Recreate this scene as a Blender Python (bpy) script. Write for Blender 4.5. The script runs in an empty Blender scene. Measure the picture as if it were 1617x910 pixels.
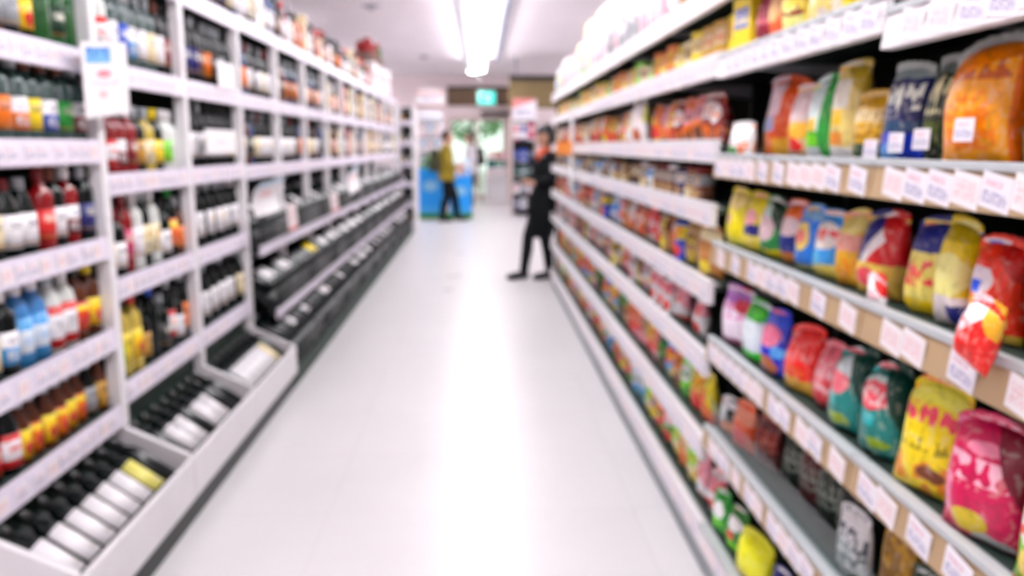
import bpy, bmesh, math, random
from mathutils import Vector, Matrix, noise
R = math.radians
PI = math.pi
sc = bpy.context.scene
COL = sc.collection
rng = random.Random(11)

# ------------------------------------------------------------------ materials
MATS = {}

def lin(c):
    return tuple(((x / 12.92) if x <= 0.04045 else ((x + 0.055) / 1.055) ** 2.4) for x in c)

def base_mat(name, rough=0.5, metal=0.0, spec=0.5):
    m = bpy.data.materials.new(name)
    m.use_nodes = True
    nt = m.node_tree
    b = nt.nodes['Principled BSDF']
    b.inputs['Roughness'].default_value = rough
    b.inputs['Metallic'].default_value = metal
    b.inputs['Specular IOR Level'].default_value = spec
    return m, nt, b

def solid(name, col, rough=0.5, metal=0.0, spec=0.5, var=0.06, scale=14.0, bump=0.0, trans=0.0, emit=0.0):
    """one colour (display values) with a little uneven noise in it"""
    if name in MATS:
        return MATS[name]
    m, nt, b = base_mat(name, rough, metal, spec)
    N, L = nt.nodes, nt.links
    tc = N.new('ShaderNodeTexCoord')
    nz = N.new('ShaderNodeTexNoise')
    nz.inputs['Scale'].default_value = scale
    nz.inputs['Detail'].default_value = 3.0
    L.new(tc.outputs['Object'], nz.inputs['Vector'])
    mx = N.new('ShaderNodeMix')
    mx.data_type = 'RGBA'
    c = lin(col)
    mx.inputs['A'].default_value = tuple(x * (1 - var) for x in c) + (1,)
    mx.inputs['B'].default_value = tuple(min(1, x * (1 + var)) for x in c) + (1,)
    L.new(nz.outputs['Fac'], mx.inputs['Factor'])
    L.new(mx.outputs['Result'], b.inputs['Base Color'])
    if trans:
        b.inputs['Transmission Weight'].default_value = trans
    if emit:
        L.new(mx.outputs['Result'], b.inputs['Emission Color'])
        b.inputs['Emission Strength'].default_value = emit
    if bump:
        bp = N.new('ShaderNodeBump')
        bp.inputs['Strength'].default_value = bump
        bp.inputs['Distance'].default_value = 0.004
        L.new(nz.outputs['Fac'], bp.inputs['Height'])
        L.new(bp.outputs['Normal'], b.inputs['Normal'])
    MATS[name] = m
    return m

class Nodes:
    """small helper that writes printed artwork as node masks over the object's own box"""
    def __init__(s, nt):
        s.N, s.L = nt.nodes, nt.links
    def put(s, sock, v):
        if isinstance(v, (int, float)):
            sock.default_value = v
        else:
            s.L.new(v, sock)
    def m(s, op, a, b=0.0, c=None):
        n = s.N.new('ShaderNodeMath')
        n.operation = op
        s.put(n.inputs[0], a)
        s.put(n.inputs[1], b)
        if c is not None:
            s.put(n.inputs[2], c)
        return n.outputs[0]
    def step(s, a, lo, hi):
        return s.m('MULTIPLY', s.m('GREATER_THAN', a, lo), s.m('LESS_THAN', a, hi))

def vivid(c):
    g = .3 * c[0] + .59 * c[1] + .11 * c[2]
    return tuple(max(0.0, min(1.0, (g + (v - g) * 1.18) * 1.05)) for v in c)

def art(name, base, layers, rough=0.32, warp=0.03, emit=0.0, fine=None):
    if name.startswith(('wrap_', 'pack_')):      # glossy printed film has strong inks
        base = vivid(base)
        layers = [tuple(vivid(q) if isinstance(q, tuple) else q for q in ly) for ly in layers]
    fine = (0.2 if name.startswith(('wrap_', 'pack_')) else 0.0) if fine is None else fine
    """printed wrapper: base colour + layers of bands, discs, blocks, diagonals, lettering, blotches"""
    if name in MATS:
        return MATS[name]
    m, nt, b = base_mat(name, rough)
    k = Nodes(nt)
    N, L = k.N, k.L
    tc = N.new('ShaderNodeTexCoord')
    nz = N.new('ShaderNodeTexNoise')
    nz.inputs['Scale'].default_value = 5.0
    L.new(tc.outputs['Generated'], nz.inputs['Vector'])
    sp = N.new('ShaderNodeSeparateXYZ')
    L.new(tc.outputs['Generated'], sp.inputs[0])
    w = k.m('MULTIPLY', k.m('SUBTRACT', nz.outputs['Fac'], 0.5), warp * 2)
    x = k.m('ADD', sp.outputs['X'], w)
    z = k.m('ADD', sp.outputs['Z'], w)
    rgb = N.new('ShaderNodeRGB')
    rgb.outputs[0].default_value = lin(base) + (1,)
    cur = rgb.outputs[0]
    for ly in layers:
        t = ly[0]
        if t == 'b':
            mask, col = k.step(z, ly[1], ly[2]), ly[3]
        elif t == 'e':
            dx = k.m('DIVIDE', k.m('SUBTRACT', x, ly[1]), ly[3])
            dz = k.m('DIVIDE', k.m('SUBTRACT', z, ly[2]), ly[4])
            mask, col = k.m('LESS_THAN', k.m('ADD', k.m('MULTIPLY', dx, dx), k.m('MULTIPLY', dz, dz)), 1.0), ly[5]
        elif t == 'r':
            mask, col = k.m('MULTIPLY', k.step(x, ly[1], ly[2]), k.step(z, ly[3], ly[4])), ly[5]
        elif t == 'd':
            mask, col = k.m('GREATER_THAN', k.m('MULTIPLY_ADD', x, ly[1], z), ly[2]), ly[3]
        elif t == 't':
            box = k.m('MULTIPLY', k.step(x, ly[1], ly[2]), k.step(z, ly[3], ly[4]))
            mp = N.new('ShaderNodeMapping')
            mp.inputs['Scale'].default_value = (ly[6] * 2.1, 1.0, ly[7] * 1.9)
            L.new(tc.outputs['Generated'], mp.inputs['Vector'])
            n2 = N.new('ShaderNodeTexNoise')
            n2.inputs['Scale'].default_value = 1.0
            n2.inputs['Detail'].default_value = 0.0
            L.new(mp.outputs[0], n2.inputs['Vector'])
            mask, col = k.m('MULTIPLY', box, k.m('GREATER_THAN', n2.outputs['Fac'], 0.5)), ly[5]
        else:  # 'n' blotches inside a band
            n2 = N.new('ShaderNodeTexNoise')
            n2.inputs['Scale'].default_value = ly[4]
            L.new(tc.outputs['Generated'], n2.inputs['Vector'])
            mask, col = k.m('MULTIPLY', k.step(z, ly[1], ly[2]), k.m('GREATER_THAN', n2.outputs['Fac'], 0.52)), ly[3]
        mx = N.new('ShaderNodeMix')
        mx.data_type = 'RGBA'
        L.new(mask, mx.inputs['Factor'])
        L.new(cur, mx.inputs['A'])
        mx.inputs['B'].default_value = lin(col) + (1,)
        cur = mx.outputs['Result']
    if fine:
        # small print: darker and lighter flecks of picture and lettering
        vz = N.new('ShaderNodeTexNoise')
        vz.inputs['Scale'].default_value = 9.0
        vz.inputs['Detail'].default_value = 2.0
        L.new(tc.outputs['Generated'], vz.inputs['Vector'])
        for thr, colr, op in ((.60, (0.18, 0.12, 0.10), 'GREATER_THAN'), (.40, (1.0, 0.96, 0.88), 'LESS_THAN')):
            mk = k.m('MULTIPLY', k.m(op, vz.outputs['Fac'], thr), fine)
            mx = N.new('ShaderNodeMix')
            mx.data_type = 'RGBA'
            L.new(mk, mx.inputs['Factor'])
            L.new(cur, mx.inputs['A'])
            mx.inputs['B'].default_value = lin(colr) + (1,)
            cur = mx.outputs['Result']
    L.new(cur, b.inputs['Base Color'])
    if emit:
        L.new(cur, b.inputs['Emission Color'])
        b.inputs['Emission Strength'].default_value = emit
    MATS[name] = m
    return m

W = (0.96, 0.95, 0.96); CREAM = (0.95, 0.89, 0.72); YEL = (0.98, 0.86, 0.10); ORG = (0.95, 0.48, 0.10)
RED = (0.86, 0.10, 0.10); MAR = (0.50, 0.07, 0.10); PINK = (0.95, 0.62, 0.68); MAG = (0.78, 0.08, 0.36)
BLU = (0.12, 0.32, 0.78); NAVY = (0.08, 0.10, 0.42); SKY = (0.30, 0.66, 0.92); GRN = (0.10, 0.58, 0.18)
LIME = (0.50, 0.86, 0.15); TEAL = (0.03, 0.42, 0.42); DGRN = (0.07, 0.22, 0.14); BRN = (0.45, 0.25, 0.12)
GOLD = (0.80, 0.60, 0.18); BLK = (0.05, 0.06, 0.06); PUR = (0.45, 0.15, 0.50); GREY = (0.62, 0.64, 0.66); TAN = (0.76, 0.62, 0.42)
NAMED = {'white': W, 'cream': CREAM, 'yellow': YEL, 'orange': ORG, 'red': RED, 'maroon': MAR, 'pink': PINK, 'magenta': MAG, 'blue': BLU,
         'navy': NAVY, 'sky-blue': SKY, 'green': GRN, 'lime': LIME, 'teal': TEAL, 'dark-green': DGRN, 'brown': BRN, 'gold': GOLD,
         'black': BLK, 'purple': PUR, 'grey': GREY, 'tan': TAN, 'pale-yellow': (0.95, 0.92, 0.50), 'off-white': (0.86, 0.83, 0.85), 'pale-pink': (0.88, 0.74, 0.79)}

M_RAIL = solid('price_rail_white', (0.90, 0.87, 0.93), 0.35, var=.03)
M_RAIL_R = solid('price_rail_warm_white', (0.93, 0.91, 0.925), 0.35, var=.03)
M_RAIL_TAN = solid('price_rail_tan', (0.72, 0.61, 0.47), 0.5)
M_POST = solid('white_upright', (0.93, 0.92, 0.93), 0.4)
M_SHELF = solid('grey_shelf', (0.74, 0.76, 0.77), 0.4)
M_BOARD = solid('shade_dark_shelf_board', (0.20, 0.26, 0.24), 0.6, spec=.3)  # board colour darkened to deepen the shade under each snack shelf
M_SHELF_L = solid('shade_dark_shelf', (0.17, 0.22, 0.21), 0.55, spec=.3)  # shade on the drinks shelf undersides put into the colour
M_DARK = solid('shade_dark_backing', (0.035, 0.06, 0.055), 0.75, spec=0.2)  # shade of the shelf interiors put into the backing colour
M_BLACK = solid('black_metal', (0.05, 0.085, 0.085), 0.45)
M_DGREEN = solid('dark_green_panel', (0.17, 0.24, 0.21), 0.6, spec=0.3)
M_BIN = solid('bin_white', (0.90, 0.89, 0.90), 0.4)
M_KICK = solid('kick_grey', (0.55, 0.58, 0.60), 0.45)
M_TAG = art('price_tag_paper', (.95, .93, .96), [('t', 0.1, 0.9, 0.15, 0.5, (0.62, 0.60, 0.74), 14, 4), ('t', 0.1, 0.7, 0.6, 0.85, (0.90, 0.74, 0.80), 12, 4)], warp=0)
M_TAG_RED = art('price_tag_red_print', (.96, .93, .94), [('t', 0.1, 0.9, 0.2, 0.8, (0.93, 0.78, 0.80), 12, 5)], warp=0)
M_GLASS = solid('dark_bottle_glass', (0.035, 0.075, 0.075), 0.15, spec=0.3)
M_GREEN_GLASS = solid('green_bottle_glass', (0.06, 0.33, 0.12), 0.12, spec=0.6)
M_CLEAR_GLASS = solid('clear_bottle_glass', (0.24, 0.33, 0.32), 0.1, spec=0.6)
M_AMBER = solid('amber_bottle_glass', (0.36, 0.16, 0.06), 0.12, spec=0.6)
M_RED_LIQ = solid('red_bottle_glass', (0.55, 0.06, 0.09), 0.12, spec=0.6)
M_YEL_LIQ = solid('pale_yellow_bottle_glass', (0.80, 0.70, 0.30), 0.12, spec=0.6)
M_BLUE_GLASS = solid('blue_bottle_glass', (0.12, 0.25, 0.45), 0.12, spec=0.6)
M_WHITE_GLASS = solid('frosted_bottle_glass', (0.86, 0.88, 0.86), 0.3)
GLASS = {'dark': M_GLASS, 'green': M_GREEN_GLASS, 'clear': M_CLEAR_GLASS, 'amber': M_AMBER, 'red': M_RED_LIQ, 'pale': M_YEL_LIQ, 'blue': M_BLUE_GLASS, 'white': M_WHITE_GLASS, 'sky': solid('sky_blue_bottle_glass', (0.25, 0.52, 0.78), 0.15)}
CAPS = {n: solid('cap_' + n.replace('-', '_'), c, 0.35) for n, c in
        (('black', (0.04, 0.055, 0.06)), ('silver', (0.68, 0.71, 0.73)), ('white', W), ('rust', (0.47, 0.25, 0.18)), ('gold', GOLD), ('red', RED), ('maroon', MAR), ('beige', (0.75, 0.72, 0.60)), ('blue', BLU), ('yellow', YEL), ('green', GRN))}

# ------------------------------------------------------------------ mesh building
class MB:
    def __init__(s):
        s.v, s.f, s.sm = [], [], []
    def add(s, vs, fs, smooth=False):
        b = len(s.v)
        s.v += [tuple(v) for v in vs]
        for f in fs:
            s.f.append(tuple(b + i for i in f))
            s.sm.append(smooth)
        return s
    def box(s, x0, x1, y0, y1, z0, z1, ch=0.0, mat=None):
        if ch <= 0:
            vs = [(x, y, z) for z in (z0, z1) for y in (y0, y1) for x in (x0, x1)]
            fs = [(0, 2, 3, 1), (4, 5, 7, 6), (0, 1, 5, 4), (2, 6, 7, 3), (0, 4, 6, 2), (1, 3, 7, 5)]
        else:
            bm = bmesh.new()
            bmesh.ops.create_cube(bm, size=1.0)
            for v in bm.verts:
                v.co = Vector((x0 + (v.co.x + .5) * (x1 - x0), y0 + (v.co.y + .5) * (y1 - y0), z0 + (v.co.z + .5) * (z1 - z0)))
            bmesh.ops.bevel(bm, geom=list(bm.edges), offset=ch, segments=2, profile=0.6, affect='EDGES', clamp_overlap=True)
            bm.verts.index_update()
            vs = [v.co.copy() for v in bm.verts]
            fs = [tuple(v.index for v in f.verts) for f in bm.faces]
            bm.free()
        if mat is not None:
            vs = [mat @ Vector(v) for v in vs]
        return s.add(vs, fs)
    def prism(s, poly, axis, a0, a1):
        """poly: 2-D outline; axis 'x' or 'y' or 'z' is the extrusion"""
        n = len(poly)
        def p(q, a):
            return {'y': (q[0], a, q[1]), 'x': (a, q[0], q[1]), 'z': (q[0], q[1], a)}[axis]
        vs = [p(q, a0) for q in poly] + [p(q, a1) for q in poly]
        fs = [tuple(range(n))[::-1], tuple(range(n, 2 * n))] + [(i, (i + 1) % n, n + (i + 1) % n, n + i) for i in range(n)]
        return s.add(vs, fs)
    def lathe(s, prof, seg=16, cx=0, cy=0, a0=0.0, a1=2 * PI, sx=1.0, sy=1.0):
        full = abs(a1 - a0 - 2 * PI) < 1e-6
        n = seg if full else seg + 1
        vs = []
        for r, z in prof:
            for i in range(n):
                a = a0 + (a1 - a0) * i / seg
                vs.append((cx + sx * r * math.cos(a), cy + sy * r * math.sin(a), z))
        fs = []
        for j in range(len(prof) - 1):
            for i in range(seg):
                k = (i + 1) % n
                fs.append((j * n + i, j * n + k, (j + 1) * n + k, (j + 1) * n + i))
        s.add(vs, fs, True)
        if full:
            b = len(s.v) - len(vs)
            if prof[0][0] > 1e-5:
                s.f.append(tuple(b + i for i in range(n))[::-1]); s.sm.append(False)
            if prof[-1][0] > 1e-5:
                s.f.append(tuple(b + (len(prof) - 1) * n + i for i in range(n))); s.sm.append(False)
        return s
    def tube(s, pts, r, seg=8):
        pts = [Vector(p) for p in pts]
        rings = []
        for i, p in enumerate(pts):
            d = (pts[min(i + 1, len(pts) - 1)] - pts[max(i - 1, 0)]).normalized()
            up = Vector((0, 0, 1)) if abs(d.z) < 0.9 else Vector((1, 0, 0))
            a = d.cross(up).normalized()
            c = d.cross(a).normalized()
            rr = r[i] if isinstance(r, (list, tuple)) else r
            rings.append([p + rr * (math.cos(2 * PI * k / seg) * a + math.sin(2 * PI * k / seg) * c) for k in range(seg)])
        vs = [v for g in rings for v in g]
        fs = [(i * seg + k, i * seg + (k + 1) % seg, (i + 1) * seg + (k + 1) % seg, (i + 1) * seg + k) for i in range(len(pts) - 1) for k in range(seg)]
        s.add(vs, fs, True)
        b = len(s.v) - len(vs)
        s.f.append(tuple(b + i for i in range(seg))[::-1]); s.sm.append(False)
        s.f.append(tuple(b + (len(pts) - 1) * seg + i for i in range(seg))); s.sm.append(False)
        return s
    def sphere(s, c, rx, ry, rz, seg=14, rings=9):
        prof = [(math.sin(PI * j / rings), -math.cos(PI * j / rings)) for j in range(rings + 1)]
        vs = [(c[0] + rx * r * math.cos(2 * PI * i / seg), c[1] + ry * r * math.sin(2 * PI * i / seg), c[2] + rz * z) for r, z in prof for i in range(seg)]
        fs = [(j * seg + i, j * seg + (i + 1) % seg, (j + 1) * seg + (i + 1) % seg, (j + 1) * seg + i) for j in range(rings) for i in range(seg)]
        return s.add(vs, fs, True)
    def mesh(s, name, mat=None):
        me = bpy.data.meshes.new(name)
        me.from_pydata(s.v, [], s.f)
        me.polygons.foreach_set('use_smooth', s.sm)
        bm = bmesh.new(); bm.from_mesh(me)
        bmesh.ops.remove_doubles(bm, verts=bm.verts, dist=1e-6)
        bmesh.ops.recalc_face_normals(bm, faces=bm.faces)
        bm.to_mesh(me); bm.free()
        if mat is not None:
            me.materials.append(mat)
        me.update()
        return me

def obj(name, me, parent=None, loc=(0, 0, 0), rot=(0, 0, 0), mat=None, scale=(1, 1, 1), label=None):
    o = bpy.data.objects.new(name, me)
    COL.objects.link(o)
    if parent is not None:
        o.parent = parent
    o.location = loc
    o.rotation_euler = rot
    o.scale = scale
    if mat is not None and me is not None:
        if not me.materials:
            me.materials.append(None)
        o.material_slots[0].link = 'OBJECT'
        o.material_slots[0].material = mat
    if label:
        o['label'] = label
    return o

def tag(o, label, cat, group=None, kind=None):
    o['label'] = label
    o['category'] = cat
    if group:
        o['group'] = group
    if kind:
        o['kind'] = kind
    return o

def empty(name, loc, rz=0.0):
    o = bpy.data.objects.new(name, None)
    COL.objects.link(o)
    o.location = loc
    o.rotation_euler = (0, 0, rz)
    o.empty_display_size = 0.1
    return o

def struct(name, me, mat=None, label=None):
    o = obj(name, me, mat=mat)
    o['kind'] = 'structure'
    if label:
        o['label'] = label
    return o

ORD = ['first', 'second', 'third', 'fourth', 'fifth', 'sixth', 'seventh', 'eighth', 'ninth', 'tenth', 'eleventh', 'twelfth', 'thirteenth',
       'fourteenth', 'fifteenth', 'sixteenth', 'seventeenth', 'eighteenth', 'nineteenth', 'twentieth']

# ------------------------------------------------------------------ the room
CEIL = 3.2
XL, XR, YB, YF = -4.6, 4.6, -3.5, 22.0

def floor_material():
    m, nt, b = base_mat('white_vinyl_floor', 0.23, 0.0, 0.5)
    k = Nodes(nt)
    N, L = k.N, k.L
    tc = N.new('ShaderNodeTexCoord')
    br = N.new('ShaderNodeTexBrick')
    br.offset = 0.0
    br.inputs['Scale'].default_value = 1.0
    br.inputs['Brick Width'].default_value = 0.6
    br.inputs['Row Height'].default_value = 0.6
    br.inputs['Mortar Size'].default_value = 0.002
    br.inputs['Color1'].default_value = lin((0.885, 0.875, 0.878)) + (1,)
    br.inputs['Color2'].default_value = lin((0.875, 0.865, 0.87)) + (1,)
    br.inputs['Mortar'].default_value = lin((0.82, 0.81, 0.815)) + (1,)
    L.new(tc.outputs['Object'], br.inputs['Vector'])
    nz = N.new('ShaderNodeTexNoise')
    nz.inputs['Scale'].default_value = 2.2
    nz.inputs['Detail'].default_value = 5
    L.new(tc.outputs['Object'], nz.inputs['Vector'])
    mx = N.new('ShaderNodeMix'); mx.data_type = 'RGBA'; mx.blend_type = 'MULTIPLY'
    mx.inputs['Factor'].default_value = 0.10
    L.new(br.outputs['Color'], mx.inputs['A'])
    L.new(nz.outputs['Fac'], mx.inputs['B'])
    L.new(mx.outputs['Result'], b.inputs['Base Color'])
    mr = N.new('ShaderNodeMapRange')
    mr.inputs['To Min'].default_value = 0.24
    mr.inputs['To Max'].default_value = 0.36
    L.new(nz.outputs['Fac'], mr.inputs['Value'])
    L.new(mr.outputs['Result'], b.inputs['Roughness'])
    return m

M_CEIL = solid('ceiling_paint', (0.95, 0.925, 0.945), 0.8, spec=0.2, scale=3)
M_WALL = solid('wall_paint', (0.97, 0.915, 0.925), 0.7, spec=0.3, scale=3)
M_BROWN = solid('brown_wood_board', (0.44, 0.35, 0.25), 0.5, scale=6)
M_TRIMDK = solid('dark_trim', (0.16, 0.15, 0.13), 0.5)
struct('floor', MB().box(XL, XR, YB, YF, -0.1, 0.0).mesh('floor'), floor_material(), 'glossy white vinyl shop floor')
struct('ceiling', MB().box(XL, XR, YB, YF, CEIL, CEIL + 0.1).mesh('ceiling'), M_CEIL, 'pale white shop ceiling')
struct('wall_left', MB().box(XL - 0.1, XL, YB, YF, 0, CEIL).mesh('wall'), M_WALL)
struct('wall_right', MB().box(XR, XR + 0.1, YB, YF, 0, CEIL).mesh('wall'), M_WALL)
struct('wall_back', MB().box(XL, XR, YB - 0.1, YB, 0, CEIL).mesh('wall'), M_WALL)
DX0, DX1, DZ = -0.80, 0.72, 2.16
wf = MB()
wf.box(XL, DX0, YF, YF + 0.15, 0, CEIL)
wf.box(DX1, XR, YF, YF + 0.15, 0, CEIL)
wf.box(DX0, DX1, YF, YF + 0.15, DZ, CEIL)
struct('wall_front', wf.mesh('wall'), M_WALL, 'pale pinkish wall around the shop entrance')
# entrance: glazed double door with a pale frame
M_FRAME = solid('door_frame_cream', (0.86, 0.78, 0.76), 0.45)
M_PANE = None
def pane_mat():
    m = bpy.data.materials.new('door_glass')
    m.use_nodes = True
    nt = m.node_tree
    N, L = nt.nodes, nt.links
    N.remove(N['Principled BSDF'])
    tr = N.new('ShaderNodeBsdfTransparent'); tr.inputs[0].default_value = (0.93, 0.98, 0.95, 1)
    gl = N.new('ShaderNodeBsdfGlossy'); gl.inputs['Roughness'].default_value = 0.03
    fr = N.new('ShaderNodeFresnel'); fr.inputs[0].default_value = 1.45
    mx = N.new('ShaderNodeMixShader')
    L.new(fr.outputs[0], mx.inputs[0]); L.new(tr.outputs[0], mx.inputs[1]); L.new(gl.outputs[0], mx.inputs[2])
    L.new(mx.outputs[0], N['Material Output'].inputs[0])
    return m
M_PANE = pane_mat()
door = empty('door_1', (0, YF, 0)); door['kind'] = 'structure'; door['label'] = 'glazed entrance doors with bright daylight behind'
fm = MB()
xm = (DX0 + DX1) / 2
for x in (DX0, xm - 0.04, DX1 - 0.08):
    fm.box(x, x + 0.08, 0.03, 0.10, 0, DZ, 0.006)
fm.box(DX0 + .08, xm - .04, 0.03, 0.10, DZ - 0.09, DZ, 0.004); fm.box(xm + .04, DX1 - .08, 0.03, 0.10, DZ - 0.09, DZ, 0.004)
fm.box(DX0 + .08, xm - .04, 0.03, 0.10, 0.0, 0.12, 0.004); fm.box(xm + .04, DX1 - .08, 0.03, 0.10, 0.0, 0.12, 0.004)
obj('door_frame', fm.mesh('door_frame', M_FRAME), door)
for x0, x1 in ((DX0 + .08, xm - .04), (xm + .04, DX1 - .08)):
    obj('pane', MB().box(x0, x1, 0.06, 0.068, 0.12, DZ - .09).mesh('pane', M_PANE), door)
    obj('door_handle', MB().tube([(x0 + (.06 if x0 > 0 else x1 - x0 - .06), 0.0, .95), (x0 + (.06 if x0 > 0 else x1 - x0 - .06), 0.0, 1.3)], .014).mesh('door_handle', M_SHELF), door)
struct('trim_1', MB().box(DX0 - .02, DX1 + .1, YF - 0.07, YF - 0.002, 2.46, 2.93, .01).mesh('header', M_BROWN), None, 'brown wooden board above the entrance')
struct('trim_2', MB().box(DX0 - .02, DX1 + .1, YF - 0.09, YF - 0.072, 2.89, 2.95).mesh('header', M_TRIMDK), None, 'dark edge strip along the brown board')
struct('trim_3', MB().box(DX1 + .005, DX1 + .26, YF - 0.30, YF - 0.095, 0, 2.45, .01).mesh('post', M_FRAME), None, 'cream pillar beside the entrance doors')

# outside
M_PAVE = solid('pavement', (0.80, 0.80, 0.78), 0.9, scale=2)
struct('pavement', MB().box(-14, 14, YF + 0.2, 46, -0.12, -0.02).mesh('pavement'), M_PAVE, 'pale street pavement outside the doors')
M_LEAF = solid('tree_leaves', (0.35, 0.55, 0.32), 0.8, var=0.35, scale=3)
M_BARK = solid('tree_bark', (0.33, 0.27, 0.22), 0.9, bump=0.4)
def street_tree(x, y, h, label, seed):
    r = random.Random(seed)
    t = empty('street_tree', (x, y, -0.02))
    tag(t, label, 'tree', 'trees seen through the doors')
    obj('trunk', MB().tube([(0, 0, 0), (0.04, 0.02, h * .3), (0, 0.05, h * .62)], [.13, .10, .06]).mesh('trunk', M_BARK), t)
    c = MB()
    for _ in range(320):
        a = r.uniform(0, 2 * PI); b = r.uniform(-1, 1); q = r.uniform(.4, 1) ** .5
        rad = h * .3 * q * math.sqrt(1 - b * b)
        p = Vector((rad * math.cos(a), rad * math.sin(a), h * .7 + b * q * h * .3))
        n = Vector((r.gauss(0, 1), r.gauss(0, 1), r.gauss(0, 1))).normalized()
        u = n.orthogonal().normalized() * r.uniform(.10, .2); v = n.cross(u).normalized() * u.length * .6
        c.add([p - u, p - v, p + u, p + v], [(0, 1, 2, 3)])
    me = bpy.data.meshes.new('crown'); me.from_pydata(c.v, [], c.f); me.materials.append(M_LEAF)
    obj('crown', me, t)
street_tree(-0.25, 30.0, 3.6, 'slim green street tree behind the middle of the glass doors', 1)
street_tree(1.5, 36.0, 4.2, 'green street tree farther off behind the pillar side of the doors', 2)

# ceiling light: a long row of bare-tube fittings along the aisle
M_TUBE = solid('lit_fluorescent_tube', (1.0, 1.0, 1.0), 0.4, var=0.0, emit=15.0)
M_UP = solid('lit_added_uplight', (1.0, 0.97, 0.99), 0.4, var=0.0, emit=13.0)  # glow on top of the fittings, added to brighten the ceiling
M_FIT = solid('light_fitting_white', (0.93, 0.92, 0.95), 0.4)
M_TRAY = solid('grey_cable_tray', (0.50, 0.54, 0.60), 0.5)
body_me = MB().prism([(-.30, -.215), (-.135, -.245), (-.135, -.235), (-.30, -.205)], 'y', 0, 1.47).prism([(.135, -.245), (.17, -.225), (.17, -.215), (.135, -.235)], 'y', 0, 1.47).box(-.134, .134, 0.0, 1.47, -.250, -.240).box(-.01, .01, .2, .22, -.2155, 0).box(-.01, .01, 1.25, 1.27, -.2155, 0).mesh('housing', M_FIT)
tube_me = MB().box(-.125, .125, .02, 1.45, -.285, -.252, .012).mesh('tube', M_TUBE)
upper_me = MB().box(-.10, .10, .02, 1.45, -.2385, -.216, .008).mesh('added_uplight', M_UP)
def ceiling_light(x, y, label, group):
    t = empty('ceiling_light', (x, y, CEIL))
    tag(t, label, 'ceiling light', group)
    obj('housing', body_me, t); obj('tube', tube_me, t); obj('added_uplight', upper_me, t)
ys = [-2.6 + 1.5 * i for i in range(13)]
for i, y in enumerate(ys):
    ceiling_light(0.0, y + 0.4, f'{ORD[len(ys) - 1 - i]} long bright ceiling light of the aisle row counted from the entrance', 'bright tube lights above the aisle')
for x, nm in ((-3.15, 'drinks'), (3.15, 'snack')):  # unseen lamps behind the shelving, added for extra light in the room
    for i in range(6):
        ceiling_light(x, -1.5 + 4.2 * i, f'{ORD[i]} added unseen ceiling light above the next aisle behind the {nm} shelving', 'added unseen tube lights above the neighbouring aisles')
tr = obj('cable_tray', MB().box(.33, .40, 4.6, 17.2, -.075, -.03, .006).box(.35, .38, 4.7, 4.75, -.03, 0).box(.35, .38, 16.9, 16.95, -.03, 0).box(.35, .38, 10.5, 10.55, -.03, 0).mesh('cable_tray', M_TRAY), loc=(0, 0, CEIL))
tag(tr, 'grey cable tray running along the ceiling beside the bright lights', 'cable tray')
disc = MB().lathe([(.0, -.055), (.03, -.055), (.045, -.02), (.11, -.012), (.12, 0)], 18)
M_DET = solid('detector_grey', (0.62, 0.62, 0.66), 0.5)
for x, y, lb in ((-1.38, 11.0, 'small round grey detector on the ceiling over the drinks side'), (0.95, 8.9, 'small round grey detector on the ceiling over the snack shelving'), (-1.1, 17.0, 'small round grey detector on the ceiling near the promotion stand')):
    tag(obj('smoke_detector', disc.mesh('detector', M_DET), loc=(x, y, CEIL)), lb, 'smoke detector')
dl = empty('round_downlight', (-0.12, 20.2, CEIL))
tag(dl, 'small round glowing downlight on the ceiling before the entrance', 'downlight')
obj('rim', MB().lathe([(.13, -.01), (.16, -.02), (.16, 0)], 20).mesh('rim', M_FIT), dl)
M_DOWN = solid('lit_downlight_lens', (1.0, 0.97, 0.95), 0.4, var=0.0, emit=70.0)
obj('lens', MB().lathe([(0, -.05), (.08, -.045), (.128, -.012), (.128, -.004)], 20).mesh('lens', M_DOWN), dl)

# ------------------------------------------------------------------ bottles
PROF = {
    'wine': [(.0, 0), (.034, 0), (.0365, .006), (.0365, .185), (.033, .205), (.019, .228), (.0145, .245), (.0145, .296), (.0, .296)],
    'spirits': [(.0, 0), (.038, 0), (.0405, .006), (.0405, .165), (.036, .182), (.020, .197), (.0155, .208), (.0155, .255), (.0, .255)],
    'round': [(.0, 0), (.034, 0), (.041, .010), (.042, .08), (.041, .13), (.034, .160), (.021, .185), (.016, .20), (.016, .225), (.0, .225)],
    'small': [(.0, 0), (.028, 0), (.030, .005), (.030, .115), (.026, .135), (.0145, .165), (.0125, .18), (.0125, .205), (.0, .205)],
    'tall': [(.0, 0), (.035, 0), (.037, .006), (.037, .20), (.033, .225), (.017, .25), (.0145, .262), (.0145, .315), (.0, .315)],
}
PROF['reclined'] = PROF['wine']
PROF['tallb'] = [(.0, 0), (.037, 0), (.040, .006), (.040, .15), (.034, .178), (.019, .205), (.0155, .213), (.0155, .258), (.0, .258)]
LABZ = {'tallb': (.012, .150), 'reclined': (.03, .178), 'wine': (.045, .150), 'spirits': (.032, .128), 'round': (.025, .125), 'small': (.02, .11), 'tall': (.05, .168)}
CAPZ = {'tallb': (.216, .262), 'reclined': (.235, .299), 'wine': (.235, .299), 'spirits': (.212, .259), 'round': (.19, .230), 'small': (.176, .208), 'tall': (.265, .319)}
BM = {}
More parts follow.
